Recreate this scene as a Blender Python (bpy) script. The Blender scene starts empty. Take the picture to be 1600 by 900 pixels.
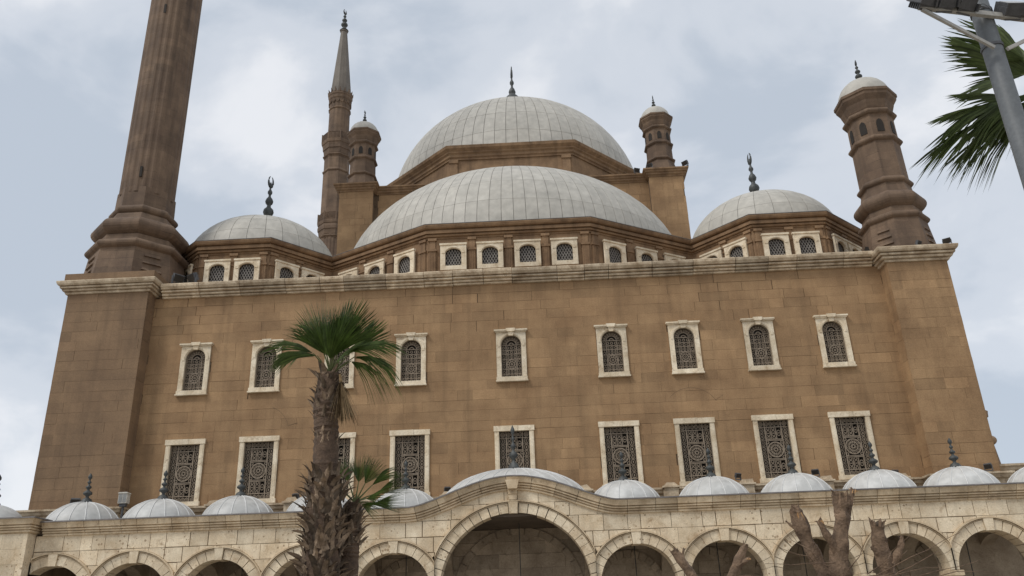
import bpy, math, random
from mathutils import Vector, Matrix
rnd = random.Random(7)
PI = math.pi
sc = bpy.context.scene
C = sc.collection

# ------------------------------------------------------------------ camera, sky, sun, exposure
cam = bpy.data.cameras.new('camera'); camo = bpy.data.objects.new('camera', cam); C.objects.link(camo)
Rv = Vector((0.99862822, 0.04039811, -0.03331185)); Uv = Vector((0.04622356, -0.38128825, 0.92329987)); Fv = Vector((-0.02459816, 0.92357309, 0.38263255))
M3 = Matrix((Rv, Uv, -Fv)).transposed()
camo.matrix_world = Matrix.Translation((1.277164, -42.0, 1.7)) @ M3.to_4x4()
cam.sensor_width = 36.0; cam.lens = 36.0 * 1300 / 1600; cam.clip_end = 3000
sc.camera = camo

SUN_DIR = Vector((-0.62, -0.50, 0.95)).normalized()      # towards the sun behind the cloud
w = bpy.data.worlds.new('World'); sc.world = w; w.use_nodes = True
nt = w.node_tree; nt.nodes.clear()
def wn(t, **k):
    n = nt.nodes.new(t)
    for a, b in k.items(): setattr(n, a, b)
    return n
out = wn('ShaderNodeOutputWorld'); bg = wn('ShaderNodeBackground'); bg.inputs['Strength'].default_value = 0.10
sky = wn('ShaderNodeTexSky', sky_type='NISHITA', sun_disc=False)
sky.sun_elevation = math.asin(SUN_DIR.z); sky.sun_rotation = math.atan2(SUN_DIR.x, SUN_DIR.y)
tc = wn('ShaderNodeTexCoord'); mp = wn('ShaderNodeMapping'); mp.inputs['Scale'].default_value = (1.0, 1.0, 1.7)
mp.inputs['Location'].default_value = (0.35, 0.1, 0.62)
n1 = wn('ShaderNodeTexNoise'); n1.inputs['Scale'].default_value = 3.4; n1.inputs['Detail'].default_value = 6; n1.inputs['Roughness'].default_value = 0.52; n1.inputs['Distortion'].default_value = 0.25
r1 = wn('ShaderNodeValToRGB'); r1.color_ramp.interpolation = 'EASE'
e = r1.color_ramp.elements; e[0].position = 0.38; e[0].color = (4.95, 5.5, 6.25, 1); e[1].position = 0.62; e[1].color = (8.0, 8.15, 8.45, 1)
el = e.new(0.5); el.color = (6.2, 6.6, 7.2, 1)
mx = wn('ShaderNodeMixRGB'); mx.inputs[0].default_value = 0.88
L = nt.links.new
L(tc.outputs['Generated'], mp.inputs['Vector']); L(mp.outputs[0], n1.inputs['Vector']); L(n1.outputs['Fac'], r1.inputs[0])
L(sky.outputs[0], mx.inputs[1]); L(r1.outputs[0], mx.inputs[2]); L(mx.outputs[0], bg.inputs['Color']); L(bg.outputs[0], out.inputs['Surface'])

sun = bpy.data.lights.new('sun', 'SUN'); sun.energy = 1.5; sun.angle = math.radians(14); sun.color = (1.0, 0.965, 0.91)
suno = bpy.data.objects.new('sun', sun); C.objects.link(suno); suno.rotation_euler = SUN_DIR.to_track_quat('Z', 'Y').to_euler()
vs = sc.view_settings; vs.view_transform = 'Standard'; vs.look = 'None'; vs.gamma = 1; vs.exposure = 0.18; vs.use_curve_mapping = False
sc.render.engine = 'CYCLES'; sc.cycles.max_bounces = 6; sc.cycles.use_denoising = True

# ------------------------------------------------------------------ materials
def mat(name, dark, light, rough=0.85, nscale=0.6, tone=0.5, spots=None, bump=0.3, bscale=18, streak=0.0, metal=0.0, stain=None, spotscale=5.0, veins=None, lo=0.3, hi=0.7, cracks=None, objrand=0.0, translucent=0.0, courses=0.0):
    m = bpy.data.materials.new(name); m.use_nodes = True
    t = m.node_tree; N = t.nodes; K = t.links.new; b = N['Principled BSDF']
    b.inputs['Roughness'].default_value = rough; b.inputs['Metallic'].default_value = metal
    g = N.new('ShaderNodeNewGeometry')
    n = N.new('ShaderNodeTexNoise'); n.inputs['Scale'].default_value = nscale; n.inputs['Detail'].default_value = 6; n.inputs['Roughness'].default_value = 0.62
    K(g.outputs['Position'], n.inputs['Vector'])
    r = N.new('ShaderNodeValToRGB'); r.color_ramp.elements[0].position = lo; r.color_ramp.elements[1].position = hi
    r.color_ramp.elements[0].color = (*dark, 1); r.color_ramp.elements[1].color = (*light, 1); K(n.outputs['Fac'], r.inputs[0])
    col = r.outputs[0]
    def mix(fac, a, bcol, mode='MIX'):
        x = N.new('ShaderNodeMixRGB'); x.blend_type = mode
        if isinstance(fac, float): x.inputs[0].default_value = fac
        else: K(fac, x.inputs[0])
        K(a, x.inputs[1])
        if isinstance(bcol, tuple): x.inputs[2].default_value = (*bcol, 1)
        else: K(bcol, x.inputs[2])
        return x.outputs[0]
    def ramp(src, p0, p1, c0=0.0, c1=1.0):
        q = N.new('ShaderNodeMapRange'); q.inputs[1].default_value = p0; q.inputs[2].default_value = p1; q.inputs[3].default_value = c0; q.inputs[4].default_value = c1
        K(src, q.inputs[0]); return q.outputs[0]
    if tone:
        a = N.new('ShaderNodeAttribute'); a.attribute_name = 'tone'
        f = ramp(a.outputs['Fac'], 0, 1, 1 - tone, 1 + tone)
        col = mix(1.0, col, f, 'MULTIPLY')
    if objrand:
        oi = N.new('ShaderNodeObjectInfo'); col = mix(1.0, col, ramp(oi.outputs['Random'], 0, 1, 1 - objrand, 1 + objrand * .6), 'MULTIPLY')
    if courses:
        sn = N.new('ShaderNodeVectorMath'); sn.operation = 'SNAP'; sn.inputs[1].default_value = (1.05, 1.05, 0.52); K(g.outputs['Position'], sn.inputs[0])
        wn_ = N.new('ShaderNodeTexWhiteNoise'); K(sn.outputs[0], wn_.inputs['Vector']); col = mix(1.0, col, ramp(wn_.outputs['Value'], 0, 1, 1 - courses, 1 + courses), 'MULTIPLY')
        sx = N.new('ShaderNodeSeparateXYZ'); K(g.outputs['Position'], sx.inputs[0]); md = N.new('ShaderNodeMath'); md.operation = 'MODULO'; md.inputs[1].default_value = .52; K(sx.outputs['Z'], md.inputs[0])
        lt_ = N.new('ShaderNodeMath'); lt_.operation = 'LESS_THAN'; lt_.inputs[1].default_value = .028; K(md.outputs[0], lt_.inputs[0])
        cn_ = N.new('ShaderNodeTexNoise'); cn_.inputs['Scale'].default_value = 1.1; K(g.outputs['Position'], cn_.inputs['Vector'])
        mm_ = N.new('ShaderNodeMath'); mm_.operation = 'MULTIPLY'; K(lt_.outputs[0], mm_.inputs[0]); K(ramp(cn_.outputs['Fac'], .45, .65, 0, .6), mm_.inputs[1]); col = mix(mm_.outputs[0], col, tuple(c * .35 for c in dark))
    if streak:
        mpn = N.new('ShaderNodeMapping'); mpn.inputs['Scale'].default_value = (1.6, 1.6, 0.09); K(g.outputs['Position'], mpn.inputs['Vector'])
        s = N.new('ShaderNodeTexNoise'); s.inputs['Scale'].default_value = 1.5; s.inputs['Detail'].default_value = 4; K(mpn.outputs[0], s.inputs['Vector'])
        col = mix(ramp(s.outputs['Fac'], 0.5, 0.75, 0.0, streak), col, tuple(c * 0.42 for c in dark))
    if stain:
        s2 = N.new('ShaderNodeTexNoise'); s2.inputs['Scale'].default_value = 0.35; s2.inputs['Detail'].default_value = 8; s2.inputs['Roughness'].default_value = 0.7; K(g.outputs['Position'], s2.inputs['Vector'])
        col = mix(ramp(s2.outputs['Fac'], 0.52, 0.72, 0.0, 0.55), col, stain)
    if veins:
        wv = N.new('ShaderNodeTexNoise'); wv.inputs['Scale'].default_value = 2.2; wv.inputs['Detail'].default_value = 9; wv.inputs['Roughness'].default_value = 0.75; wv.inputs['Distortion'].default_value = 1.2; K(g.outputs['Position'], wv.inputs['Vector'])
        col = mix(ramp(wv.outputs['Fac'], 0.54, 0.7, 0.0, 0.75), col, veins)
    if spots:
        v = N.new('ShaderNodeTexVoronoi'); v.inputs['Scale'].default_value = spotscale; K(g.outputs['Position'], v.inputs['Vector'])
        v2 = N.new('ShaderNodeTexNoise'); v2.inputs['Scale'].default_value = 1.3; v2.inputs['Detail'].default_value = 3; K(g.outputs['Position'], v2.inputs['Vector'])
        th = ramp(v2.outputs['Fac'], 0.42, 0.7, 0.02, 0.30)
        lt = N.new('ShaderNodeMath'); lt.operation = 'LESS_THAN'; K(v.outputs['Distance'], lt.inputs[0]); K(th, lt.inputs[1])
        ml = N.new('ShaderNodeMath'); ml.operation = 'MULTIPLY'; ml.inputs[1].default_value = 0.7; K(lt.outputs[0], ml.inputs[0])
        col = mix(ml.outputs[0], col, spots)
    if cracks:
        dn = N.new('ShaderNodeTexNoise'); dn.inputs['Scale'].default_value = 1.8; dn.inputs['Detail'].default_value = 4; K(g.outputs['Position'], dn.inputs['Vector'])
        ad_ = N.new('ShaderNodeMixRGB'); ad_.blend_type = 'ADD'; ad_.inputs[0].default_value = 0.55; K(g.outputs['Position'], ad_.inputs[1]); K(dn.outputs['Color'], ad_.inputs[2])
        vo = N.new('ShaderNodeTexVoronoi'); vo.feature = 'DISTANCE_TO_EDGE'; vo.inputs['Scale'].default_value = 0.42; K(ad_.outputs[0], vo.inputs['Vector'])
        ms_ = N.new('ShaderNodeTexNoise'); ms_.inputs['Scale'].default_value = 0.7; ms_.inputs['Detail'].default_value = 3; K(g.outputs['Position'], ms_.inputs['Vector'])
        th_ = ramp(ms_.outputs['Fac'], 0.60, 0.72, 0.0, 0.010)
        l2 = N.new('ShaderNodeMath'); l2.operation = 'LESS_THAN'; K(vo.outputs['Distance'], l2.inputs[0]); K(th_, l2.inputs[1])
        m2_ = N.new('ShaderNodeMath'); m2_.operation = 'MULTIPLY'; m2_.inputs[1].default_value = 0.8; K(l2.outputs[0], m2_.inputs[0])
        col = mix(m2_.outputs[0], col, cracks)
    n3 = N.new('ShaderNodeTexNoise'); n3.inputs['Scale'].default_value = bscale; n3.inputs['Detail'].default_value = 5; K(g.outputs['Position'], n3.inputs['Vector'])
    col = mix(1.0, col, ramp(n3.outputs['Fac'], 0.3, 0.7, 0.88, 1.12), 'MULTIPLY')
    bp = N.new('ShaderNodeBump'); bp.inputs['Strength'].default_value = bump; bp.inputs['Distance'].default_value = 0.03; K(n3.outputs['Fac'], bp.inputs['Height'])
    K(bp.outputs[0], b.inputs['Normal']); K(col, b.inputs['Base Color'])
    if translucent:
        tr = N.new('ShaderNodeBsdfTranslucent'); sh_ = N.new('ShaderNodeMixShader'); sh_.inputs[0].default_value = translucent
        K(mix(1.0, col, (1.5, 1.6, .8), 'MULTIPLY'), tr.inputs['Color']); K(b.outputs[0], sh_.inputs[1]); K(tr.outputs[0], sh_.inputs[2]); K(sh_.outputs[0], N['Material Output'].inputs['Surface'])
    return m
MT = {}
MT['brown'] = mat('brown_limestone', (0.249, 0.148, 0.072), (0.370, 0.233, 0.118), nscale=0.55, tone=0.165, stain=(0.197, 0.119, 0.059), streak=0.3, lo=.34, hi=.66)
MT['brown_core'] = mat('brown_mortar', (0.075, 0.047, 0.027), (0.20, 0.130, 0.072), nscale=1.6, tone=0)
MT['soot'] = mat('sooty_limestone', (0.111, 0.071, 0.046), (0.191, 0.126, 0.079), nscale=0.6, tone=0.14, streak=0.55, stain=(0.068, 0.049, 0.034), lo=.34, hi=.66, courses=.13)
MT['soot2'] = mat('sooty_ashlar', (0.180, 0.112, 0.062), (0.257, 0.164, 0.090), nscale=0.4, tone=0.15, streak=0.35, stain=(0.131, 0.084, 0.049))
MT['trim'] = mat('weathered_trim_stone', (0.174, 0.103, 0.054), (0.316, 0.198, 0.107), nscale=0.9, tone=0.15, streak=0.55, stain=(0.094, 0.057, 0.032), lo=.34, hi=.66)
MT['cornice'] = mat('pale_cornice_stone', (0.30, 0.21, 0.125), (0.72, 0.60, 0.435), nscale=1.8, tone=0.24, streak=0.25, veins=(0.14, 0.088, 0.048))
MT['pale'] = mat('pale_limestone', (0.535, 0.409, 0.259), (0.838, 0.722, 0.537), nscale=0.9, tone=0.16, spots=(0.253, 0.161, 0.086), spotscale=5.5, veins=(0.343, 0.224, 0.118), streak=0.25)
MT['pale_core'] = mat('pale_mortar', (0.15, 0.105, 0.062), (0.28, 0.205, 0.13), nscale=2, tone=0)
MT['palecornice'] = mat('pale_moulding_stone', (0.449, 0.328, 0.198), (0.755, 0.617, 0.428), nscale=1.2, tone=0.16, veins=(0.224, 0.137, 0.069), streak=0.35)
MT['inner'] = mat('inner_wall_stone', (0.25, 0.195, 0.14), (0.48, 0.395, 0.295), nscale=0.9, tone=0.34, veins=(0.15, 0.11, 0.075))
MT['ceiling'] = mat('shade_dark_vault', (0.07, 0.052, 0.037), (0.14, 0.105, 0.075), nscale=0.9, tone=0)  # shade under the vault put into the ceiling colour; also the back wall joints
MT['marble'] = mat('white_marble', (0.600, 0.480, 0.321), (0.860, 0.758, 0.585), nscale=1.5, tone=0.12, veins=(0.300, 0.192, 0.097), streak=0.3, objrand=.14)
MT['lead'] = mat('lead_sheet', (0.412, 0.390, 0.341), (0.494, 0.468, 0.412), rough=0.6, nscale=0.7, tone=0.055, bump=0.15, bscale=2.2, streak=0.10, stain=(0.374, 0.346, 0.293))
MT['lead_dark'] = mat('lead_seam', (0.24, 0.225, 0.195), (0.34, 0.32, 0.285), rough=0.7, nscale=1, tone=0)
MT['zinc'] = mat('zinc_sheet', (0.46, 0.455, 0.43), (0.60, 0.595, 0.57), rough=0.5, nscale=0.9, tone=0, bump=0.12, bscale=3, streak=0.2, objrand=.08)
MT['zinc_rib'] = mat('zinc_rib', (0.60, 0.595, 0.575), (0.72, 0.715, 0.695), rough=0.5, tone=0, bump=0.05)
MT['bronze'] = mat('dark_bronze', (0.030, 0.034, 0.034), (0.075, 0.08, 0.076), rough=0.55, nscale=4, tone=0, bump=0.1)
MT['grille'] = mat('cast_bronze_grille', (0.19, 0.145, 0.10), (0.30, 0.24, 0.175), rough=0.65, nscale=5, tone=0)
MT['iron'] = mat('iron_lattice', (0.17, 0.15, 0.13), (0.28, 0.255, 0.225), rough=0.6, nscale=5, tone=0)
MT['glass'] = mat('dark_glass', (0.018, 0.014, 0.011), (0.036, 0.029, 0.022), rough=0.7, nscale=2, tone=0, bump=0.02)
MT['void'] = mat('dark_interior', (0.014, 0.011, 0.008), (0.028, 0.021, 0.015), nscale=2, tone=0)
MT['flash'] = mat('grey_metal_flashing', (0.10, 0.088, 0.082), (0.19, 0.17, 0.16), rough=0.55, nscale=2, tone=0)
MT['paving'] = mat('paving_stone', (0.27, 0.235, 0.19), (0.40, 0.355, 0.295), nscale=0.3, tone=0, stain=(0.22, 0.19, 0.15))
MT['frond'] = mat('palm_leaf', (0.048, 0.080, 0.016), (0.125, 0.180, 0.044), rough=0.5, nscale=3, tone=0.5, bump=0.1, translucent=.3)
MT['frond2'] = mat('palm_leaf_olive', (0.055, 0.082, 0.026), (0.13, 0.165, 0.062), rough=0.5, nscale=3, tone=0.5, bump=0.1, translucent=.3)
MT['petiole'] = mat('palm_stalk', (0.10, 0.13, 0.045), (0.19, 0.20, 0.085), nscale=4, tone=0)
MT['straw'] = mat('dead_palm_leaf', (0.17, 0.11, 0.05), (0.32, 0.22, 0.11), nscale=4, tone=0.35)
MT['boot'] = mat('palm_boot', (0.07, 0.048, 0.03), (0.27, 0.195, 0.13), nscale=5, tone=0.55, bump=0.5, bscale=30)
MT['trunk'] = mat('palm_trunk', (0.050, 0.030, 0.018), (0.135, 0.085, 0.052), nscale=6, tone=0, bump=0.8, bscale=25)
MT['bark'] = mat('grey_bark', (0.088, 0.055, 0.033), (0.259, 0.171, 0.107), nscale=6, tone=0, bump=1.0, bscale=26, stain=(0.066, 0.041, 0.026), veins=(0.050, 0.031, 0.019))
MT['freshwood'] = mat('torn_wood', (0.30, 0.145, 0.05), (0.55, 0.34, 0.16), nscale=7, tone=0.2, bump=0.6)
MT['deadwood'] = mat('torn_dark_wood', (0.04, 0.026, 0.017), (0.13, 0.088, 0.055), nscale=7, tone=0.2, bump=0.6)
MT['steel'] = mat('painted_steel', (0.115, 0.124, 0.13), (0.15, 0.16, 0.167), rough=0.5, nscale=1.5, tone=0, bump=0.03)
MT['steel2'] = mat('cream_painted_steel', (0.30, 0.285, 0.255), (0.40, 0.385, 0.35), rough=0.5, nscale=3, tone=0, bump=0.03)
MT['lamp'] = mat('dark_lamp_housing', (0.05, 0.05, 0.052), (0.10, 0.10, 0.105), rough=0.5, nscale=4, tone=0)
MT['lampglass'] = mat('lamp_glass', (0.20, 0.20, 0.19), (0.32, 0.31, 0.29), rough=0.2, nscale=3, tone=0, bump=0.0)
MT['whitepaint'] = mat('offwhite_paint', (0.48, 0.45, 0.39), (0.62, 0.59, 0.53), rough=0.5, nscale=3, tone=0)

# ------------------------------------------------------------------ helpers
class MB:
    def __init__(s): s.v = []; s.f = []; s.t = []; s.mi = []
    def add(s, vs, fs, tone=0.5, mi=0):
        o = len(s.v); s.v += [tuple(p) for p in vs]; s.t += [tone] * len(vs)
        for q in fs: s.f.append(tuple(i + o for i in q)); s.mi.append(mi)
    def box(s, x0, x1, y0, y1, z0, z1, tone=0.5, mi=0):
        s.add([(x0, y0, z0), (x1, y0, z0), (x1, y1, z0), (x0, y1, z0), (x0, y0, z1), (x1, y0, z1), (x1, y1, z1), (x0, y1, z1)],
              [(0, 1, 5, 4), (1, 2, 6, 5), (2, 3, 7, 6), (3, 0, 4, 7), (4, 5, 6, 7), (3, 2, 1, 0)], tone, mi)
    def prism(s, poly, y0, y1, tone=0.5, mi=0):       # poly: (x,z) outline, extruded between y0 (front) and y1
        n = len(poly)
        s.add([(x, y0, z) for x, z in poly] + [(x, y1, z) for x, z in poly],
              [tuple(range(n)), tuple(range(2 * n - 1, n - 1, -1))] + [(i, i + n, (i + 1) % n + n, (i + 1) % n) for i in range(n)], tone, mi)
    def ring(s, cx, cz, r0, r1, y0, y1, n=14, a0=0, a1=2 * PI, sx=1.0, mi=0):
        full = abs(a1 - a0 - 2 * PI) < 1e-4; m = n if full else n + 1; v = []
        for i in range(m):
            a = a0 + (a1 - a0) * i / n
            for r in (r0, r1):
                v += [(cx + r * math.cos(a) * sx, y0, cz + r * math.sin(a)), (cx + r * math.cos(a) * sx, y1, cz + r * math.sin(a))]
        f = []
        for i in range(n):
            a = 4 * i; b = 4 * ((i + 1) % m)
            f += [(a, b, b + 2, a + 2), (a + 2, b + 2, b + 3, a + 3), (a, a + 1, b + 1, b)]
        s.add(v, f, 0.5, mi)
    def lathe(s, cx, cy, prof, n=24, rot=0.0, mi=0, tone=0.5, cap=True):  # prof: (radius,z)
        v = []; f = []
        for r, z in prof:
            for i in range(n):
                a = 2 * PI * i / n + rot; v.append((cx + r * math.cos(a), cy + r * math.sin(a), z))
        for j in range(len(prof) - 1):
            for i in range(n):
                k = (i + 1) % n; f.append((j * n + i, j * n + k, (j + 1) * n + k, (j + 1) * n + i))
        if cap: f.append(tuple((len(prof) - 1) * n + i for i in range(n))); f.append(tuple(range(n - 1, -1, -1)))
        s.add(v, f, tone, mi)
    def tube(s, pts, rad, n=8, mi=0, tone=0.5, cap=True):
        pts = [Vector(p) for p in pts]; v = []; f = []
        for i, p in enumerate(pts):
            d = (pts[min(i + 1, len(pts) - 1)] - pts[max(i - 1, 0)]).normalized()
            a = d.cross(Vector((0, 0, 1)) if abs(d.z) < 0.95 else Vector((1, 0, 0))).normalized(); b = d.cross(a)
            r = rad[i] if isinstance(rad, (list, tuple)) else rad
            for k in range(n):
                t = 2 * PI * k / n; v.append(p + a * (r * math.cos(t)) + b * (r * math.sin(t)))
        for j in range(len(pts) - 1):
            for k in range(n):
                q = (k + 1) % n; f.append((j * n + k, j * n + q, (j + 1) * n + q, (j + 1) * n + k))
        if cap: f.append(tuple(range(n))); f.append(tuple((len(pts) - 1) * n + k for k in range(n - 1, -1, -1)))
        s.add(v, f, tone, mi)
    def sweep(s, path, prof, tone=0.5, mi=0, caps=True):  # plan polyline (x,y); prof: (out,z) top to bottom; outwards is right of travel
        P = [Vector((x, y)) for x, y in path]; n = len(P); v = []; f = []
        for i in range(n):
            d0 = (P[i] - P[i - 1]).normalized() if i else None; d1 = (P[i + 1] - P[i]).normalized() if i < n - 1 else None
            if d0 is None: d0 = d1
            if d1 is None: d1 = d0
            n0 = Vector((d0.y, -d0.x)); n1 = Vector((d1.y, -d1.x)); mm = (n0 + n1).normalized(); k = 1 / max(0.3, mm.dot(n0))
            for o, z in prof: q = P[i] + mm * (o * k); v.append((q.x, q.y, z))
        m = len(prof)
        for i in range(n - 1):
            for j in range(m - 1): f.append((i * m + j, i * m + j + 1, (i + 1) * m + j + 1, (i + 1) * m + j))
        if caps: f.append(tuple(range(m))); f.append(tuple((n - 1) * m + j for j in range(m - 1, -1, -1)))
        s.add(v, f, tone, mi)
    def mesh(s, name, mats):
        me = bpy.data.meshes.new(name); me.from_pydata(s.v, [], s.f)
        for m in (mats if isinstance(mats, (list, tuple)) else [mats]): me.materials.append(MT[m])
        if any(s.mi): me.polygons.foreach_set('material_index', s.mi)
        a = me.attributes.new('tone', 'FLOAT', 'POINT'); a.data.foreach_set('value', s.t)
        return me
    def build(s, name, mats, parent=None, smooth=False, loc=None):
        me = s.mesh(name, mats)
        if smooth:
            me.polygons.foreach_set('use_smooth', [True] * len(me.polygons))
            if smooth != 'all': me.set_sharp_from_angle(angle=math.radians(smooth if not isinstance(smooth, bool) else 40))
        return place(name, me, parent, loc)
def place(name, me, parent=None, loc=None, rot=None):
    o = bpy.data.objects.new(name, me); C.objects.link(o)
    if parent is not None:
        o.parent = parent
        if parent.get('root'): o.matrix_parent_inverse = Matrix.Translation(-parent.location)
    if loc is not None: o.location = loc
    if rot is not None: o.rotation_euler = rot
    return o
def thing(name, label, cat, loc=(0, 0, 0), group=None):
    o = bpy.data.objects.new(name, None); C.objects.link(o); o.location = loc; o.empty_display_size = 0.2
    o['label'] = label; o['category'] = cat; o['root'] = 1
    if group: o['group'] = group
    return o
def smoothstep(t): t = max(0, min(1, t)); return t * t * (3 - 2 * t)

def rect_minus(r, holes):
    rs = [r]
    for h in holes:
        nx = []
        for a in rs:
            x0, z0, x1, z1 = a
            if h[2] <= x0 or h[0] >= x1 or h[3] <= z0 or h[1] >= z1: nx.append(a); continue
            if h[0] > x0: nx.append((x0, z0, h[0], z1))
            if h[2] < x1: nx.append((h[2], z0, x1, z1))
            m0, m1 = max(x0, h[0]), min(x1, h[2])
            if h[3] < z1: nx.append((m0, h[3], m1, z1))
            if h[1] > z0: nx.append((m0, z0, m1, h[1]))
        rs = nx
    return rs
def block_mesh(rects, O, ud, nd, prouds, gap, tone):
    """rects of one ashlar in wall coordinates -> MB with front and sides"""
    mb = MB(); O = Vector(O); ud = Vector(ud); nd = Vector(nd); up = Vector((0, 0, 1))
    for x0, z0, x1, z1 in rects:
        gl, gr, gb, gt = [g * 0.5 for g in gap]
        a0, a1, b0, b1 = x0 + gl, x1 - gr, z0 + gb, z1 - gt
        if a1 - a0 < 0.05 or b1 - b0 < 0.05: continue
        v = []
        for dpt in (prouds, -0.06):
            for (a, b) in ((a0, b0), (a1, b0), (a1, b1), (a0, b1)): v.append(O + ud * a + up * b + nd * dpt)
        c = 0.014; n = nd
        mb.add(v, [(0, 1, 2, 3), (0, 4, 5, 1), (1, 5, 6, 2), (2, 6, 7, 3), (3, 7, 4, 0)], tone)
    return mb
def ashlar(parent, O, ud, nd, W, z0, z1, course, lmin, lmax, holes=(), material='brown', limit=300, seed=1, name='stone_block', gapmax=0.03, worn=None):
    R = random.Random(seed); items = []; z = z0; n = max(1, round((z1 - z0) / course)); ch = (z1 - z0) / n
    zs = [z0 + i * ch + (R.uniform(-.03, .03) if 0 < i < n else 0) for i in range(n + 1)]
    for j in range(n):
        x = -R.uniform(0, lmax); cg = R.choice((0.003, 0.006, 0.012, gapmax))
        while x < W:
            l = R.uniform(lmin, lmax); a, b = max(0, x), min(W, x + l); x += l
            if b - a < 0.12: continue
            rs = rect_minus((a, zs[j], b, zs[j + 1]), holes)
            rs = [q for q in rs if (q[2] - q[0]) > 0.08 and (q[3] - q[1]) > 0.06]
            if not rs: continue
            wz = worn((a + b) / 2, zs[j]) if worn else 0.5
            g = [R.choice((0.0015, 0.003, 0.006, gapmax)) * (0.4 + wz) for _ in range(2)] + [cg * (0.4 + wz) * R.choice((.3, 1, 1)), cg * (0.4 + wz) * R.choice((.3, 1, 1))]
            tone = min(1, max(0, R.gauss(0.5, 0.16))) if R.random() > 0.07 else R.choice((0.05, 0.95, 1.0))
            mb = block_mesh(rs, O, ud, nd, R.uniform(0.0, 0.008), g, tone)
            area = sum((q[2] - q[0]) * (q[3] - q[1]) for q in rs)
            if mb.v: items.append((area, mb))
    items.sort(key=lambda q: -q[0])
    for a, mb in items[:limit]: mb.build(name, material, parent)
    if len(items) > limit:
        big = MB()
        for a, mb in items[limit:]:
            o = len(big.v); big.v += mb.v; big.t += mb.t; big.f += [tuple(i + o for i in q) for q in mb.f]; big.mi += mb.mi
        o = big.build(name + 's', material, parent); o['kind'] = 'stuff'
def core_wall(name, parent, material, O, ud, nd, W, z0, z1, holes, depth=-0.028):
    mb = MB(); O = Vector(O); ud = Vector(ud); nd = Vector(nd); up = Vector((0, 0, 1))
    xs = sorted({0, W} | {h[0] for h in holes} | {h[2] for h in holes}); zs = sorted({z0, z1} | {h[1] for h in holes} | {h[3] for h in holes})
    for i in range(len(xs) - 1):
        for j in range(len(zs) - 1):
            cx, cz = (xs[i] + xs[i + 1]) / 2, (zs[j] + zs[j + 1]) / 2
            if any(h[0] < cx < h[2] and h[1] < cz < h[3] for h in holes): continue
            q = [O + ud * a + up * b + nd * depth for a, b in ((xs[i], zs[j]), (xs[i + 1], zs[j]), (xs[i + 1], zs[j + 1]), (xs[i], zs[j + 1]))]
            mb.add(q, [(0, 1, 2, 3)])
    for h in holes:   # reveals
        p = [(h[0], h[1]), (h[2], h[1]), (h[2], h[3]), (h[0], h[3])]
        for k in range(4):
            a, b = p[k], p[(k + 1) % 4]
            mb.add([O + ud * a[0] + up * a[1] + nd * depth, O + ud * b[0] + up * b[1] + nd * depth, O + ud * b[0] + up * b[1] - nd * 0.6, O + ud * a[0] + up * a[1] - nd * 0.6], [(0, 1, 2, 3)])
    return mb.build(name, material, parent)

def oct_prof(ap): return ap / math.cos(PI / 8)
OROT = PI / 8
def octlathe(mb, cx, cy, prof, **k): mb.lathe(cx, cy, [(oct_prof(r), z) for r, z in prof], n=8, rot=OROT, **k)
def torus_prof(r, rb, z, h, n=6):   # bulge from radius rb out to r and back over height h
    return [(rb + (r - rb) * math.sin(PI * i / n) ** 0.7, z + h * i / n) for i in range(n + 1)]

FIN = {}
def finial_mesh(kind):
    if kind in FIN: return FIN[kind]
    mb = MB()
    if kind == 'crescent':  # height 1.0: flared foot, two bulbs, small bulbs, crescent
        pr_ = [(0.16, 0), (0.12, 0.05), (0.055, 0.13), (0.05, 0.17), (0.09, 0.2), (0.125, 0.26), (0.11, 0.31), (0.05, 0.36), (0.045, 0.40), (0.08, 0.43), (0.095, 0.47), (0.07, 0.52), (0.03, 0.56), (0.028, 0.60), (0.055, 0.63), (0.055, 0.66), (0.025, 0.70), (0.02, 0.76)]
        mb.lathe(0, 0, pr_, n=12)
        pts = []; rr = []
        for i in range(15):
            a = -PI / 2 + (i / 14 - 0.5) * 2 * 2.8; pts.append((0.075 * math.cos(a), 0, 0.86 + 0.10 * math.sin(a))); rr.append(0.006 + 0.026 * math.sin(PI * i / 14))
        mb.tube(pts, rr, n=6)
        mb.lathe(0, 0, [(0.012, 0.74), (0.03, 0.78), (0.022, 0.82), (0.002, 0.86)], n=6)
    else:                   # bulb stack with a leaf-shaped tip
        pr_ = [(0.21, 0), (0.20, 0.05), (0.15, 0.13), (0.06, 0.18), (0.055, 0.23), (0.15, 0.29), (0.165, 0.33), (0.12, 0.38), (0.05, 0.42), (0.045, 0.46), (0.10, 0.50), (0.10, 0.54), (0.04, 0.59), (0.035, 0.64), (0.07, 0.67), (0.07, 0.70), (0.03, 0.74), (0.03, 0.78), (0.075, 0.84), (0.07, 0.90), (0.03, 0.96), (0.004, 1.0)]
        mb.lathe(0, 0, pr_, n=12)
    me = mb.mesh('finial', 'bronze'); me.polygons.foreach_set('use_smooth', [True] * len(me.polygons)); FIN[kind] = me
    return me
def finial(parent, loc, h, kind='crescent', rot=0.0, wide=1.0):
    o = place('finial', finial_mesh(kind), parent, loc, (0, 0, rot)); o.scale = (h * wide, h * wide, h); return o

# ------------------------------------------------------------------ ground
g = MB(); g.add([(-900, -900, 0), (900, -900, 0), (900, 900, 0), (-900, 900, 0)], [(0, 1, 2, 3)])
go = g.build('ground', 'paving'); go['kind'] = 'structure'

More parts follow.
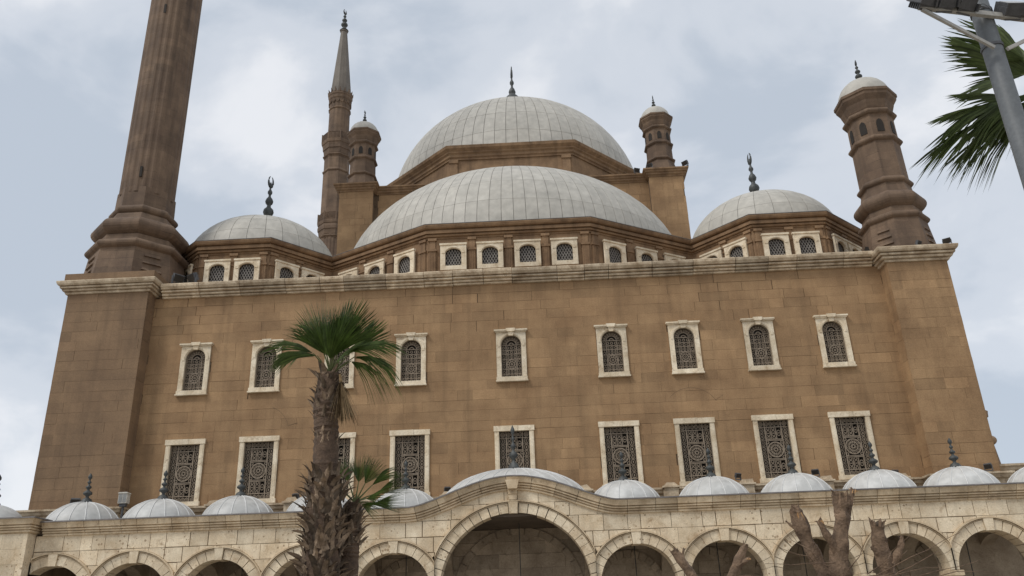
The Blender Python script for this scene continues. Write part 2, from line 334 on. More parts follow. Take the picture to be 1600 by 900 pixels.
# ================================================================== prayer hall
WX = [-16.937, -13.091, -9.146, -5.331, 0.0, 5.331, 9.146, 13.091, 16.937]
X0, X1 = -19.6, 20.1
hall = thing('prayer_hall', 'large brown stone mosque hall with grey domes and two rows of windows', 'mosque', (0, 0, 0))
holesF = []
for x in WX:
    holesF += [(x - 0.80 - X0, 8.25, x + 0.80 - X0, 11.24), (x - 0.56 - X0, 14.0, x + 0.56 - X0, 16.42)]
facade = core_wall('facade_wall', hall, 'brown_core', (X0, 0, 0), (1, 0, 0), (0, -1, 0), X1 - X0, 0.0, 19.45, holesF)
frames = []
for x in WX: frames += [(x - 1.0 - X0, 8.1, x + 1.0 - X0, 11.45), (x - 0.80 - X0, 13.86, x + 0.80 - X0, 16.66)]
def worn(u, z):
    return max(.02, 0.08 + 1.1 * smoothstep((z - 15.8) / 2.2) * (0.55 + 0.45 * math.sin(u * 0.42 + .6)) + 0.10 * math.sin(u * 1.3 + z) + (.25 if z < 9.6 else 0))
ashlar(facade, (X0, 0, 0), (1, 0, 0), (0, -1, 0), X1 - X0, 8.05, 19.40, 0.55, 0.75, 1.9, frames, 'brown', 300, 11, worn=worn)

# relieving arches over the lower windows: thin curved joints standing in the wall face
for x, A0, A1 in ((-13.091, .2, 1.2), (9.146, .5, 2.4)):
    mb = MB(); r0 = 1.45
    mb.ring(x, 11.62, r0, r0 + 0.016, -0.010, -0.001, n=22, a0=A0, a1=A1)
    a = A0 + .05; p, q = (x + r0 * math.cos(a), 11.62 + r0 * math.sin(a)), (x + (r0 + .5) * math.cos(a), 11.62 + (r0 + .5) * math.sin(a)); t = 0.012
    mb.prism([(p[0] - t, p[1] - t), (p[0] + t, p[1] + t), (q[0] + t, q[1] + t), (q[0] - t, q[1] - t)], -0.0125, -0.001)
    mb.build('relieving_arch', 'brown_core', hall)

def make_lower_grille():
    mb = MB(); a, b = 0.02, 0.0
    y0, y1 = 0.0, 0.05
    W, H = 0.78, 1.48     # half sizes
    def bx(x0, x1, z0, z1, d=0.0): mb.box(x0, x1, y0 - d, y1, z0, z1)
    t = 0.022
    for s in (-1, 1):
        bx(s * W - 0.03, s * W + 0.03, -H, H, .012); bx(s * 0.42 - t, s * 0.42 + t, -H + .34, H - .34, .012)
        bx(-W, W, s * H - 0.03, s * H + 0.03, .013); bx(-W, W, s * (H - 0.34) - t, s * (H - 0.34) + t, .013)
        for zz in (0.46, 0.52): bx(-0.42, 0.42, s * zz - t * .8, s * zz + t * .8, .013)
        for sx in (-1, 1):
            bx(sx * 0.42 - t, sx * 0.42 + t, s * (H - .34), s * H, .012)
            cx, cz = sx * 0.60, s * (H - 0.17); mb.ring(cx, cz, 0.085, 0.125, y0, y1, 12); mb.ring(cx, cz, 0.02, 0.05, y0, y1, 8)
            for k in range(8):
                an = k * PI / 4; ca, sa = math.cos(an), math.sin(an); mb.prism([(cx + .045 * ca - .01 * sa, cz + .045 * sa + .01 * ca), (cx + .09 * ca - .01 * sa, cz + .09 * sa + .01 * ca), (cx + .09 * ca + .01 * sa, cz + .09 * sa - .01 * ca), (cx + .045 * ca + .01 * sa, cz + .045 * sa - .01 * ca)], y0, y1)
        for i in range(4):   # scroll row
            cx = -0.30 + 0.2 * i; cz = s * (H - 0.17); mb.ring(cx, cz, 0.075, 0.105, y0, y1, 10); bx(cx - .012, cx + .012, cz - .14, cz + .14)
            bx(cx - .1, cx + .1, cz - .012, cz + .012)
        # upper / lower strapwork panel
        for i in range(3):
            cx = -0.26 + 0.26 * i; cz = s * 0.83
            mb.ring(cx, cz, 0.125, 0.16, y0, y1, 12, sx=0.62); bx(cx - .05, cx + .05, cz - .02, cz + .02)
        for i in range(4):
            cx = -0.39 + 0.26 * i; bx(cx - .018, cx + .018, s * 0.83 - .29, s * 0.83 + .29)
            for k in (-1, 1): mb.ring(cx + (0.13 if i < 3 else -0.13), s * 0.83 + k * 0.235, 0.05, 0.08, y0, y1, 8)
        for i in range(7):   # side columns of links
            cz = -0.98 + i * 0.327
            if s: mb.ring(s * 0.60, cz, 0.115, 0.148, y0, y1, 12, sx=0.8); bx(s * 0.60 - .028, s * 0.60 + .028, cz - .06, cz + .06); bx(s * .60 - .17, s * .60 + .17, cz + .155, cz + .172)
    mb.ring(0, 0, 0.345, 0.40, y0 - .015, y1, 24); mb.ring(0, 0, 0.20, 0.235, y0 - .01, y1, 18); mb.ring(0, 0, 0.055, 0.10, y0 - .02, y1, 12)
    for k in range(12):
        an = k * PI / 6; ca, sa = math.cos(an), math.sin(an)
        mb.ring(0.285 * ca, 0.285 * sa, 0.035, 0.06, y0, y1, 7)
        mb.prism([(.09 * ca - .012 * sa, .09 * sa + .012 * ca), (.2 * ca - .012 * sa, .2 * sa + .012 * ca), (.2 * ca + .012 * sa, .2 * sa - .012 * ca), (.09 * ca + .012 * sa, .09 * sa - .012 * ca)], y0, y1)
    for sx in (-1, 1):
        for s in (-1, 1): mb.ring(sx * .36, s * .37, .05, .085, y0, y1, 8)
    return mb.mesh('grille', 'grille')
def make_upper_grille():
    mb = MB(); y0, y1 = 0.0, 0.05
    def bx(x0, x1, z0, z1, d=0.0): mb.box(x0, x1, y0 - d, y1, z0, z1)
    W = 0.53; zb, zsx = 0.0, 1.80        # base and springing, arch radius W
    for s in (-1, 1):
        bx(s * W - .03, s * W + .03, zb, zsx, .012); bx(s * .29 - .018, s * .29 + .018, zb, zsx, .011)
    for z in (0.0, 0.2, 0.46, 1.02, 1.30, 1.52, 1.80): bx(-W, W, z - .018, z + .018, .013)
    mb.ring(0, zsx, 0.49, 0.55, y0 - .01, y1, 18, 0, PI); mb.ring(0, zsx, 0.25, 0.30, y0 - .01, y1, 14, 0, PI); mb.ring(0, zsx, 0.10, 0.14, y0 - .01, y1, 10, 0, PI)
    for k in range(1, 9):
        a = PI * k / 9; ca, sa = math.cos(a), math.sin(a); mb.prism([(.3 * ca - .013 * sa, zsx + .3 * sa + .013 * ca), (.5 * ca - .013 * sa, zsx + .5 * sa + .013 * ca), (.5 * ca + .013 * sa, zsx + .5 * sa - .013 * ca), (.3 * ca + .013 * sa, zsx + .3 * sa - .013 * ca)], y0, y1)
    for k in range(9):
        a = PI * (k + .5) / 9; mb.ring(.39 * math.cos(a), zsx + .39 * math.sin(a), .035, .06, y0, y1, 7)
    cz = 0.74; mb.ring(0, cz, .235, .275, y0 - .01, y1, 18); mb.ring(0, cz, .12, .16, y0 - .01, y1, 14); mb.ring(0, cz, .03, .065, y0 - .01, y1, 8)
    for k in range(10):
        a = k * PI / 5; ca, sa = math.cos(a), math.sin(a); mb.ring(.195 * ca, cz + .195 * sa, .015, .034, y0, y1, 6)
    for z in (0.33, 1.16):
        for i in range(3):
            cx = -.18 + .18 * i; mb.ring(cx, z, .085, .115, y0, y1, 10, sx=.6); bx(cx - .012, cx + .012, z - .12, z + .12)
    for z in (0.10, 1.66, 1.41):
        for i in range(5): mb.ring(-.42 + .21 * i, z, .05, .078, y0, y1, 8)
    for s in (-1, 1):
        for i in range(6): mb.ring(s * .41, .30 + i * .205, .055, .085, y0, y1, 8, sx=.8)
        for t in (-1, 1): mb.ring(s * .24, cz + t * .22, .03, .055, y0, y1, 7)
    return mb.mesh('grille', 'grille')
def frame_lower():
    mb = MB()
    R = random.Random(4)
    mb.box(-1.04, 0.18, -0.13, 0.05, 11.20, 11.47, .5); mb.box(0.19, 1.04, -0.125, 0.05, 11.20, 11.46, .6)
    for s in (-1, 1):
        a, b = sorted((s * 0.77, s * 1.0))
        mb.box(a, b, -0.09, 0.05, 8.30, 11.20, .5); mb.box(a + .05, b - .05, -0.105, -.088, 8.45, 11.1, .55)
    mb.box(-1.06, 1.06, -0.16, 0.05, 8.08, 8.30, .5)
    me = mb.mesh('window', 'marble'); return me
def frame_upper():
    mb = MB(); n = 14; r = 0.54; zs = 15.82; W = 0.79; top = 16.52
    mb.box(-W, -r, -.09, .05, 14.06, zs - .01, .45); mb.box(r, W, -.09, .05, 14.06, zs - .01, .55)
    for s in (-1, 1):
        pts = [(s * W, zs), (s * W, top), (0.004 * s, top)] + [(s * r * math.sin(PI / 2 * k / n), zs + r * math.cos(PI / 2 * k / n)) for k in range(n + 1)]
        mb.prism(pts if s < 0 else pts[::-1], -.09, .05, .5)
    mb.ring(0, zs, r + .05, r + .17, -.12, -.085, 20, 0, PI)
    for s in (-1, 1): mb.box(min(s * (r + .05), s * (r + .17)), max(s * (r + .05), s * (r + .17)), -.12, -.085, zs - .09, zs)
    mb.box(-W - .05, W + .05, -.17, .05, top, top + .06); mb.box(-W - .1, W + .1, -.22, .05, top + .06, top + .14)
    mb.box(-W - .02, W + .02, -.15, .05, 13.86, 14.06); mb.box(-W - .05, W + .05, -.19, .05, 13.80, 13.88)
    return mb.mesh('window', 'marble')
def keystone_mesh():
    mb = MB(); mb.prism([(-.11, 16.30), (.11, 16.30), (.16, 16.52), (-.16, 16.52)], -.2, -.08); mb.prism([(-.2, 16.52), (.2, 16.52), (.25, 16.70), (-.25, 16.70)], -.27, .03)
    return mb.mesh('keystone', 'marble')
gl, gu, fl, fu, ks = make_lower_grille(), make_upper_grille(), frame_lower(), frame_upper(), keystone_mesh()
pl = MB(); pl.box(-.82, .82, .30, .34, 8.2, 11.3); plm = pl.mesh('pane', 'glass')
pu = MB(); pu.box(-.58, .58, .30, .34, 13.9, 16.5); pum = pu.mesh('pane', 'glass')
for x in WX:
    o = place('window', fl, hall, (x, 0, 0)); place('grille', gl, o, (0, 0.13, 9.74)); place('pane', plm, o)
    o = place('window', fu, hall, (x, 0, 0)); place('grille', gu, o, (0, 0.13, 14.06)); place('pane', pum, o); place('keystone', ks, o)

# main cornice in stones
def cornice_stones(parent, x0, x1, y, prof, material, lmin, lmax, seed, name='cornice_stone'):
    R = random.Random(seed); x = x0
    while x < x1 - 0.05:
        l = R.uniform(lmin, lmax); b = min(x1, x + l)
        if x1 - b < lmin * .6: b = x1
        dz = R.uniform(-.015, .015); do = R.uniform(-.012, .012)
        mb = MB(); mb.sweep([(x + .014, y), (b - .014, y)], [(o + (do if o > 0 else 0), z + dz) for o, z in prof], tone=R.uniform(0, 1)); mb.build(name, material, parent)
        x = b
MC = [(-.3, 20.06), (.58, 20.06), (.60, 20.02), (.58, 19.90), (.50, 19.80), (.50, 19.78), (.30, 19.77), (.30, 19.72), (.42, 19.71), (.42, 19.64), (.36, 19.62), (.22, 19.61), (.22, 19.57), (.30, 19.56), (.27, 19.48), (.10, 19.47), (.10, 19.44), (.18, 19.43), (.14, 19.36), (-.3, 19.35)]
cornice_stones(hall, -19.15, 19.68, 0, MC, 'cornice', 1.3, 2.6, 5)
rf = MB(); rf.box(-24, 23.2, 0.2, 48.4, 19.5, 19.99); rf.box(-24, -23.5, 2, 48.4, 0, 19.5); rf.box(22.7, 23.2, 2, 48.4, 0, 19.5); rf.box(-24, 23.2, 48, 48.4, 0, 19.5)
rf.build('roof', 'trim', hall)

# ---- drum walls with windows under the front half dome and the two corner domes
half = [(22.3, 30.0), (22.0, 5.9), (18.6, 2.72), (14.4, 2.72), (11.37, 5.95), (4.75, 2.0)]
path = [(-x, y) for x, y in half] + [(x, y) for x, y in reversed(half)]
dw = MB(); dw.sweep(path, [(0.0, 23.3), (0.0, 19.9)], caps=False); drum = dw.build('drum_wall', 'trim', hall)
DC = [(-.6, 24.02), (.44, 24.02), (.45, 23.96), (.40, 23.84), (.34, 23.78), (.20, 23.77), (.20, 23.70), (.28, 23.69), (.26, 23.52), (.12, 23.51), (.12, 23.45), (.20, 23.44), (.16, 23.35), (.05, 23.34), (.05, 23.24), (-.05, 23.23)]
dc = MB(); dc.sweep(path, DC, caps=False); dc.build('drum_cornice', 'trim', hall)
dwin = MB(); n = 8
def seg_arch(hw, zs, rise, k): return [(hw * math.cos(PI - PI * i / k) , zs + rise * math.sin(PI * i / k)) for i in range(k + 1)]
ow, zt = .47, 22.18
ol = [(-.75, 21.16), (-ow, 21.40)]
def drum_window_meshes():
    f = MB(); f.box(-.76, .76, -.10, .05, 21.14, 21.40)
    for s in (-1, 1): f.box(min(s * ow, s * .76), max(s * ow, s * .76), -.08, .05, 21.40, zt)
    arc = seg_arch(ow, zt, .34, 12)
    f.prism([(-.76, zt)] + arc + [(.76, zt), (.76, 22.76), (-.76, 22.76)][0:1] + [(.76, 22.72), (-.76, 22.72)], -.08, .05)
    f.box(-.80, .80, -.13, .05, 22.72, 22.83)
    o2 = seg_arch(ow + .20, zt + .02, .44, 12); i2 = seg_arch(ow + .03, zt + .02, .36, 12)
    for a in range(12): f.prism([i2[a], o2[a], o2[a + 1], i2[a + 1]], -.11, -.075)
    g_ = MB(); R_ = 9
    for k in range(-6, 7):      # diagonal lattice
        for s in (-1, 1):
            x0 = k * .165 ; pts = []
            a0 = Vector((x0 - s * .30, 21.40)); a1 = Vector((x0 + s * .30, 22.52))
            d = a1 - a0; ts = []
            for j in range(41):
                p = a0 + d * (j / 40); lim = zt + .34 * math.sqrt(max(0, 1 - (p.x / ow) ** 2)) if abs(p.x) < ow else 0
                if abs(p.x) < ow and p.y < lim: ts.append(p)
            if len(ts) > 3:
                p, q = ts[0], ts[-1]; tt = .021; g_.prism([(p.x - tt, p.y), (p.x + tt, p.y), (q.x + tt, q.y), (q.x - tt, q.y)], .10 + .01 * s, .12 + .01 * s)
    p_ = MB(); p_.box(-ow - .06, ow + .06, .045, .049, 21.3, 22.6); p_ = MB(); p_.add([(-ow, .155, 21.38), (ow, .16, 21.38), (ow, .16, 22.55), (-ow, .16, 22.55)], [(0, 1, 2, 3)])
    return f.mesh('drum_window', 'marble'), g_.mesh('lattice', 'iron'), p_.mesh('pane', 'glass')
dfm, dgm, dpm = drum_window_meshes()
def pilaster_mesh():
    p = MB(); p.box(-.21, .21, -.09, .05, 19.95, 22.42); 
    for i in range(4): p.box(-.165 + i * .1, -.135 + i * .1, -.115, -.085, 20.2, 22.35)
    p.box(-.26, .26, -.15, .05, 22.42, 22.52); p.box(-.23, .23, -.12, .05, 22.52, 22.58); p.box(-.17, .17, -.07, .05, 22.58, 23.1); p.box(-.25, .25, -.14, .05, 23.1, 23.26)
    return p.mesh('pilaster', 'trim')
pim = pilaster_mesh()
def on_face(a, b, s, meshname):
    a = Vector(a); b = Vector(b); d = (b - a).normalized(); q = a + d * s
    return (q.x, q.y, 0), (0, 0, math.atan2(d.y, d.x))
# wall openings are shallow boxes: window units stand 14 cm proud on a dark recess box
recess = MB(); recess.box(-ow - .02, ow + .02, -.02, .0, 21.36, 22.56); 
P_ = path
faces = {2: [1.13, 2.95], 1: [1.55, 3.35], 3: [1.17, 2.95], 4: [1.55, 3.95, 6.1], 5: [1.52, 3.66, 5.80, 7.95], 6: [None], 7: [], 8: [], 9: []}
def face_items(i, wins, pils):
    a, b = P_[i], P_[i + 1]; ln = (Vector(b) - Vector(a)).length
    for s in wins:
        l, r = on_face(a, b, s, ''); d = Vector((math.cos(r[2]), math.sin(r[2]), 0)); nrm = Vector((d.y, -d.x, 0))
        o = place('drum_window', dfm, hall, Vector(l) + nrm * .17, r); place('lattice', dgm, o); place('pane', dpm, o)
    for s in pils:
        l, r = on_face(a, b, s, ''); place('pilaster', pim, hall, l, r)
def L_(i): return (Vector(P_[i + 1]) - Vector(P_[i])).length
for i in range(len(P_) - 1): pass
idx = {p: k for k, p in enumerate(P_)}
front = 5
face_items(5, [1.52, 3.66, 5.84, 7.98], [.28, 2.6, 4.75, 6.9, 9.22])
face_items(6, [1.6, 3.95, 6.1], [.32, 2.8, 5.05]); l4 = L_(4); face_items(4, [l4 - 1.6, l4 - 3.95, l4 - 6.1], [l4 - .32, l4 - 2.8, l4 - 5.05])
face_items(8, [1.22, 3.0], [.3, 2.1, 3.9]); face_items(2, [1.22, 3.0], [.3, 2.1, 3.9])
l7 = L_(7); face_items(7, [l7 - 1.15, l7 - 2.9], [l7 - .3, l7 - 2.05]); face_items(3, [1.15, 2.9], [.3, 2.05])
face_items(9, [1.3, 3.0], [.3, 2.15]); l1 = L_(1); face_items(1, [l1 - 1.3, l1 - 3.0], [l1 - .3, l1 - 2.15])

# ---- domes with sheet panels
def dome(parent, name, c, R, b, zbase, rows, cols, th0, th1, gap, ymax=None, shell_mat='lead_dark', panel_mat='lead', h0=0.0):
    cx, cy = c; sh = MB(); NS = 48; prof = []
    for i in range(15):
        h = h0 + (1 - h0) * math.sin(PI / 2 * i / 14); prof.append((R * math.sqrt(max(0, 1 - h * h)), b * h))
    v = []; f = []
    full = ymax is None; a0, a1 = (0, 2 * PI) if full else (PI, 2 * PI); m = NS if full else NS + 1
    for r, z in prof:
        for i in range(m):
            a = a0 + (a1 - a0) * i / NS; v.append((r * math.cos(a), r * math.sin(a), z))
    for j in range(len(prof) - 1):
        for i in range(NS): f.append((j * m + i, j * m + (i + 1) % m, (j + 1) * m + (i + 1) % m, (j + 1) * m + i))
    sh.add(v, f); o = sh.build(name, shell_mat, parent, smooth='all', loc=(cx, cy, zbase))
    dth = 2 * PI / cols; tones = random.Random(int(R * 100))
    for j in range(len(rows) - 1):
        p0, p1 = rows[j], rows[j + 1]       # parametric latitude angles
        ms = []
        for variant in range(3):
            mb = MB(); NX, NZ = 3, 3; v = []; f = []; tn = (0.15, 0.5, 0.85)[variant] + (-.1 if j % 2 else .1)
            for q in range(NZ + 1):
                ph = p0 + (p1 - p0) * q / NZ; rr = R * math.cos(ph); z = b * math.sin(ph)
                ga = gap * .5 / max(rr, .3); gp = gap * .35 / R
                ph2 = ph + (gp if q == 0 else (-gp if q == NZ else 0)); rr = (R + .022) * math.cos(ph2); z = (b + .022) * math.sin(ph2)
                for k in range(NX + 1):
                    a = -dth / 2 + ga + (dth - 2 * ga) * k / NX; v.append((rr * math.cos(a), rr * math.sin(a), z))
            n0 = len(v)
            for q in range(NZ):
                for k in range(NX): i0 = q * (NX + 1) + k; f.append((i0, i0 + 1, i0 + NX + 2, i0 + NX + 1))
            border = [k for k in range(NX + 1)] + [(q + 1) * (NX + 1) - 1 for q in range(1, NZ + 1)] + [NZ * (NX + 1) + k for k in range(NX - 1, -1, -1)] + [q * (NX + 1) for q in range(NZ - 1, 0, -1)]
            for i0 in border: x, y, z = v[i0]; v.append((x * .994, y * .994, z - .012))
            nb = len(border)
            for t in range(nb): f.append((border[t], n0 + t, n0 + (t + 1) % nb, border[(t + 1) % nb]))
            mb.add(v, f, tn); me = mb.mesh('roof_panel', panel_mat); me.polygons.foreach_set('use_smooth', [True] * len(me.polygons)); me.set_sharp_from_angle(angle=math.radians(35)); ms.append(me)
        k0 = math.ceil(th0 / dth - .5); k1 = math.floor(th1 / dth + .5)
        for k in range(k0, k1 + 1): place('roof_panel', ms[tones.randrange(3)], o, None, (0, 0, k * dth))
    return o
def lat(n, top=0.96): return [PI / 2 * top * (i / n) for i in range(n + 1)]
semi = dome(hall, 'half_dome', (0, 13.25), 11.55, 8.15, 24.0, [math.asin(min(1, t)) for t in (0.0, .21, .42, .62, .80, .93, .99)], 104, PI + .10, 2 * PI - .10, .03, ymax=13.25); semi.scale = (1.05, 1, 1)
cen = dome(hall, 'central_dome', (0.2, 24.2), 10.8, 10.25, 36.0, [math.asin(t) for t in (0.0, .22, .43, .61, .765, .885, .965, .997)], 76, PI + .02, 2 * PI - .02, .04); cen.scale = (1.025, 1, 1)
for s in (-1, 1):
    dome(hall, 'corner_dome', (16.45 * s, 7.55), 4.78, 3.62, 24.02, [math.asin(t) for t in (0.0, .30, .58, .80, .94, .995)], 28, PI * .93, PI * 2.07, .028)
# gutters' little drip edges above the drum cornice
dg = MB(); dg.sweep(path, [(.46, 24.06), (.46, 24.025), (-.4, 24.025), (-.4, 24.06), (.46, 24.06)], caps=False); dg.build('drip_edge', 'flash', hall)
rl = MB(); rl.add([(x, y, 24.03) for x, y in path], [tuple(range(len(path)))]); rl.build('roof_deck', 'lead', hall)

# ---- central block, piers, octagonal drum
def wall_face(parent, x0, x1, y, z0, z1, seed, material='brown'):
    ashlar(parent, (x0, y, 0), (1, 0, 0), (0, -1, 0), x1 - x0, z0, z1, .55, .6, 1.4, (), material, 300, seed, gapmax=.02)
cb = MB(); cb.box(-10.3, 10.3, 12.75, 36.2, 20, 32.6); cb.box(-12.6, 12.6, 15.0, 33.0, 20, 32.6)
block = cb.build('roof_block', 'brown_core', hall)
wall_face(block, -10.0, -5.0, 12.72, 28.0, 32.5, 31); wall_face(block, 5.0, 10.3, 12.72, 28.0, 32.5, 32)
BC = [(-.4, 32.98), (.40, 32.98), (.40, 32.88), (.30, 32.82), (.28, 32.72), (.18, 32.66), (.18, 32.56), (.06, 32.48), (.06, 32.40), (-.4, 32.40)]
for s in (-1, 1):
    a, b = sorted((s * 10.22, s * 12.75)); pm = MB(); pm.box(a + .03, b - .03, 12.03, 14.6, 20, 32.5); pier = pm.build('pier', 'brown_core', hall)
    wall_face(pier, a, b, 12.0, 26.2, 32.45, 41 + s)
    pc = MB(); pc.sweep([(a, 14.8), (a, 12.0), (b, 12.0), (b, 14.8)], BC); pc.box(a - .02, b + .02, 12.05, 14.7, 32.5, 33.0); pc.build('pier_cornice', 'trim', hall)
    bc = MB(); bc.sweep(sorted([(s * 4.0, 12.72), (s * 10.1, 12.72)]), BC); bc.build('block_cornice', 'trim', hall)
bt = MB(); bt.box(-12.5, 12.5, 12.9, 36, 32.5, 32.95); bt.build('block_roof', 'lead', hall)
cd = MB(); octlathe(cd, 0.1, 24.2, [(11.25, 31.0), (11.25, 35.2), (11.35, 35.2), (11.35, 35.35), (11.45, 35.42), (11.45, 35.62), (11.58, 35.72), (11.58, 35.82), (11.8, 36.0), (11.85, 36.22), (11.0, 36.24)], cap=False)
cdo = cd.build('central_drum', 'trim', hall)
cw = MB(); cw.box(-2.6, .1, 12.86, 12.95, 34.1, 34.85); 
for x in (-4.3, 4.3):
    q = MB(); q.box(x - .3, x + .3, 12.82, 12.95, 32.6, 34.9); q.box(x - .36, x + .36, 12.74, 12.95, 34.9, 35.2); q.build('drum_pilaster', 'trim', hall)
finial(hall, (0.2, 24.2, 46.5), 6.0, 'crescent', PI / 2 + .1, .6)
bb = MB(); bb.lathe(.2, 24.2, [(.5, 45.9), (.6, 46.6), (.80, 47.3), (.84, 48.0), (.66, 48.6), (.32, 49.0), (.14, 49.5)], n=18); bb.build('finial_ball', 'bronze', hall, smooth='all')
for s in (-1, 1): finial(hall, (16.4 * s, 7.55, 27.55), 4.0 if s < 0 else 3.95, 'crescent', 1.15 if s < 0 else 1.75, .72)

# ---- octagonal roof turrets on the piers
def turret(parent_or_root, name, cx, cy, z, k, as_part=True, base=True, material='soot', opening_mat='void'):
    """octagonal lantern turret; z = top of its support, k = scale (1 = corner tower)"""
    def Z(v): return z + v * k
    mb = MB()
    pr_ = []
    if base: pr_ = [(1.82, 0), (1.80, .5), (1.60, 2.15)] + torus_prof(1.76, 1.6, 2.2, .42) + [(1.50, 2.68), (1.48, 2.95)] + torus_prof(1.80, 1.46, 3.0, .95, 8) + [(1.36, 4.05), (1.27, 4.45)] + torus_prof(1.42, 1.27, 4.6, .4) + [(1.24, 5.05), (1.22, 7.35)]
    else: pr_ = [(1.55, 0), (1.5, .35), (1.25, 1.4)] + torus_prof(1.42, 1.24, 1.5, .35) + [(1.22, 1.9), (1.2, 3.2)]
    zz = 7.4 if base else 3.3
    pr_ += torus_prof(1.40, 1.22, zz, .4) + [(1.21, zz + .45), (1.20, zz + 1.75)] + torus_prof(1.42, 1.22, zz + 1.8, .42) + [(1.26, zz + 2.3), (1.36, zz + 2.6), (1.40, zz + 2.75), (1.58, zz + 3.05), (1.60, zz + 3.2), (1.66, zz + 3.25), (1.66, zz + 3.42), (1.30, zz + 3.45)]
    octlathe(mb, cx, cy, [(r * k, Z(h)) for r, h in pr_])
    body = mb.build(name, material, parent_or_root)
    dm = MB(); dm.lathe(cx, cy, [(1.50 * k, Z(zz + 3.40))] + [(1.50 * k * math.cos(PI / 2 * i / 9), Z(zz + 3.52) + 1.42 * k * math.sin(PI / 2 * i / 9)) for i in range(10)], n=24, cap=False); dm.build('turret_dome', 'lead', body, smooth='all')
    tgt = body
    f = place('finial', finial_mesh('crescent'), body, (cx, cy, Z(zz + 4.86)), (0, 0, 1.3)); f.scale = (1.75 * k,) * 3
    op = MB(); op.box(-.20, .20, -.045, .02, 0, .55); op.prism([(-.20, .55), (.20, .55), (.14, .75), (0, .86), (-.14, .75)], -.045, .02)
    om = op.mesh('opening', opening_mat)
    for i in range(8):
        a = -PI / 2 + i * PI / 4; ap = 1.212 * k
        o = place('opening', om, body, (cx + ap * math.cos(a), cy + ap * math.sin(a), Z(zz + .62)), (0, 0, a + PI / 2)); o.scale = (k, k * .6, k)
    if base:  # stepped broaches on the diagonal faces
        st = MB()
        for j in range(4):
            for i in (1, 3, 5, 7):
                a = -PI / 2 + i * PI / 4 ; ca, sa = math.cos(a), math.sin(a); ap = (1.83 - .06 * j); hw = .52 - .10 * j * .6
                zq = .25 + j * .42
                tx, ty = -sa, ca
                v = []
                for (du, dd, dz) in ((-hw, ap - .1, zq), (hw, ap - .1, zq), (hw, ap + .10, zq + .02), (-hw, ap + .10, zq + .02), (-hw * .8, ap - .12, zq + .36), (hw * .8, ap - .12, zq + .36)):
                    v.append((cx + k * (ca * dd + tx * du), cy + k * (sa * dd + ty * du), z + k * dz))
                st.add(v, [(0, 1, 2, 3), (3, 2, 5, 4), (0, 3, 4), (1, 5, 2)], .7)
        st.build('broach_step', material, body)
    return body
for s in (-1, 1):
    turret(hall, 'roof_turret', 11.4 * s + .03, 13.3, 32.98, .76, base=False, material='soot')
    turret(hall, 'roof_turret', 11.4 * s, 35.0, 32.98, .76, base=False, material='soot')

# ================================================================== front corner tower (right) with turret
tow = thing('corner_tower', 'square brown stone corner tower carrying an octagonal turret with small grey dome', 'tower', (21.7, 0, 0))
def tower_body(root, x0, x1, y0, y1, ztop, material, core, seed):
    mb = MB(); mb.box(x0 + .03, x1 - .03, y0 + .03, y1, 0, ztop); body = mb.build('tower_wall', core, root)
    ashlar(body, (x0, y0, 0), (1, 0, 0), (0, -1, 0), x1 - x0, 7.9, ztop - .02, .55, .8, 1.9, (), material, 300, seed, gapmax=.016)
    ashlar(body, (x0, y1, 0), (0, -1, 0), (-1, 0, 0), y1 - y0, 7.9, ztop - .02, .55, .8, 1.9, (), material, 300, seed + 1, gapmax=.016)
    ashlar(body, (x1, y0, 0), (0, 1, 0), (1, 0, 0), y1 - y0, 7.9, ztop - .02, .55, .8, 1.9, (), material, 300, seed + 2, gapmax=.016)
    lo = MB(); lo.box(x0, x1, y0, y1, 0, 7.88); lo.build('tower_base', 'inner', root)
    return body
tower_body(tow, 20.1, 23.28, -.9, 3.2, 19.25, 'brown', 'brown_core', 51)
TC = [(-.3, 19.91), (.52, 19.91), (.53, 19.86), (.50, 19.74), (.44, 19.66), (.26, 19.65), (.26, 19.60), (.38, 19.59), (.36, 19.50), (.20, 19.49), (.20, 19.44), (.28, 19.43), (.24, 19.34), (.08, 19.33), (.08, 19.28), (.14, 19.27), (.10, 19.18), (-.3, 19.18)]
tcn = MB(); tcn.sweep([(20.1, 2.0), (20.1, -.9), (23.28, -.9), (23.28, 3.6)], TC); tcn.box(20.0, 23.3, -.8, 3.3, 19.3, 19.88); tcn.build('tower_cornice', 'cornice', tow)
turret(tow, 'turret', 21.95, 1.25, 19.9, 1.0, base=True, material='soot')
dr = MB(); dr.box(20.12, 20.2, .85, 1.45, 20.0, 21.1); dr.prism([(0, 0), (.1, 0), (.1, .1)], 0, .1)
dr = MB(); dr.box(-.26, .26, -.06, .02, 0, .85); dr.prism([(-.26, .85), (.26, .85), (.18, 1.06), (0, 1.16), (-.18, 1.06)], -.06, .02)
place('door', dr.mesh('door', 'void'), tow, (20.18, 1.25, 19.98), (0, 0, -PI / 2))

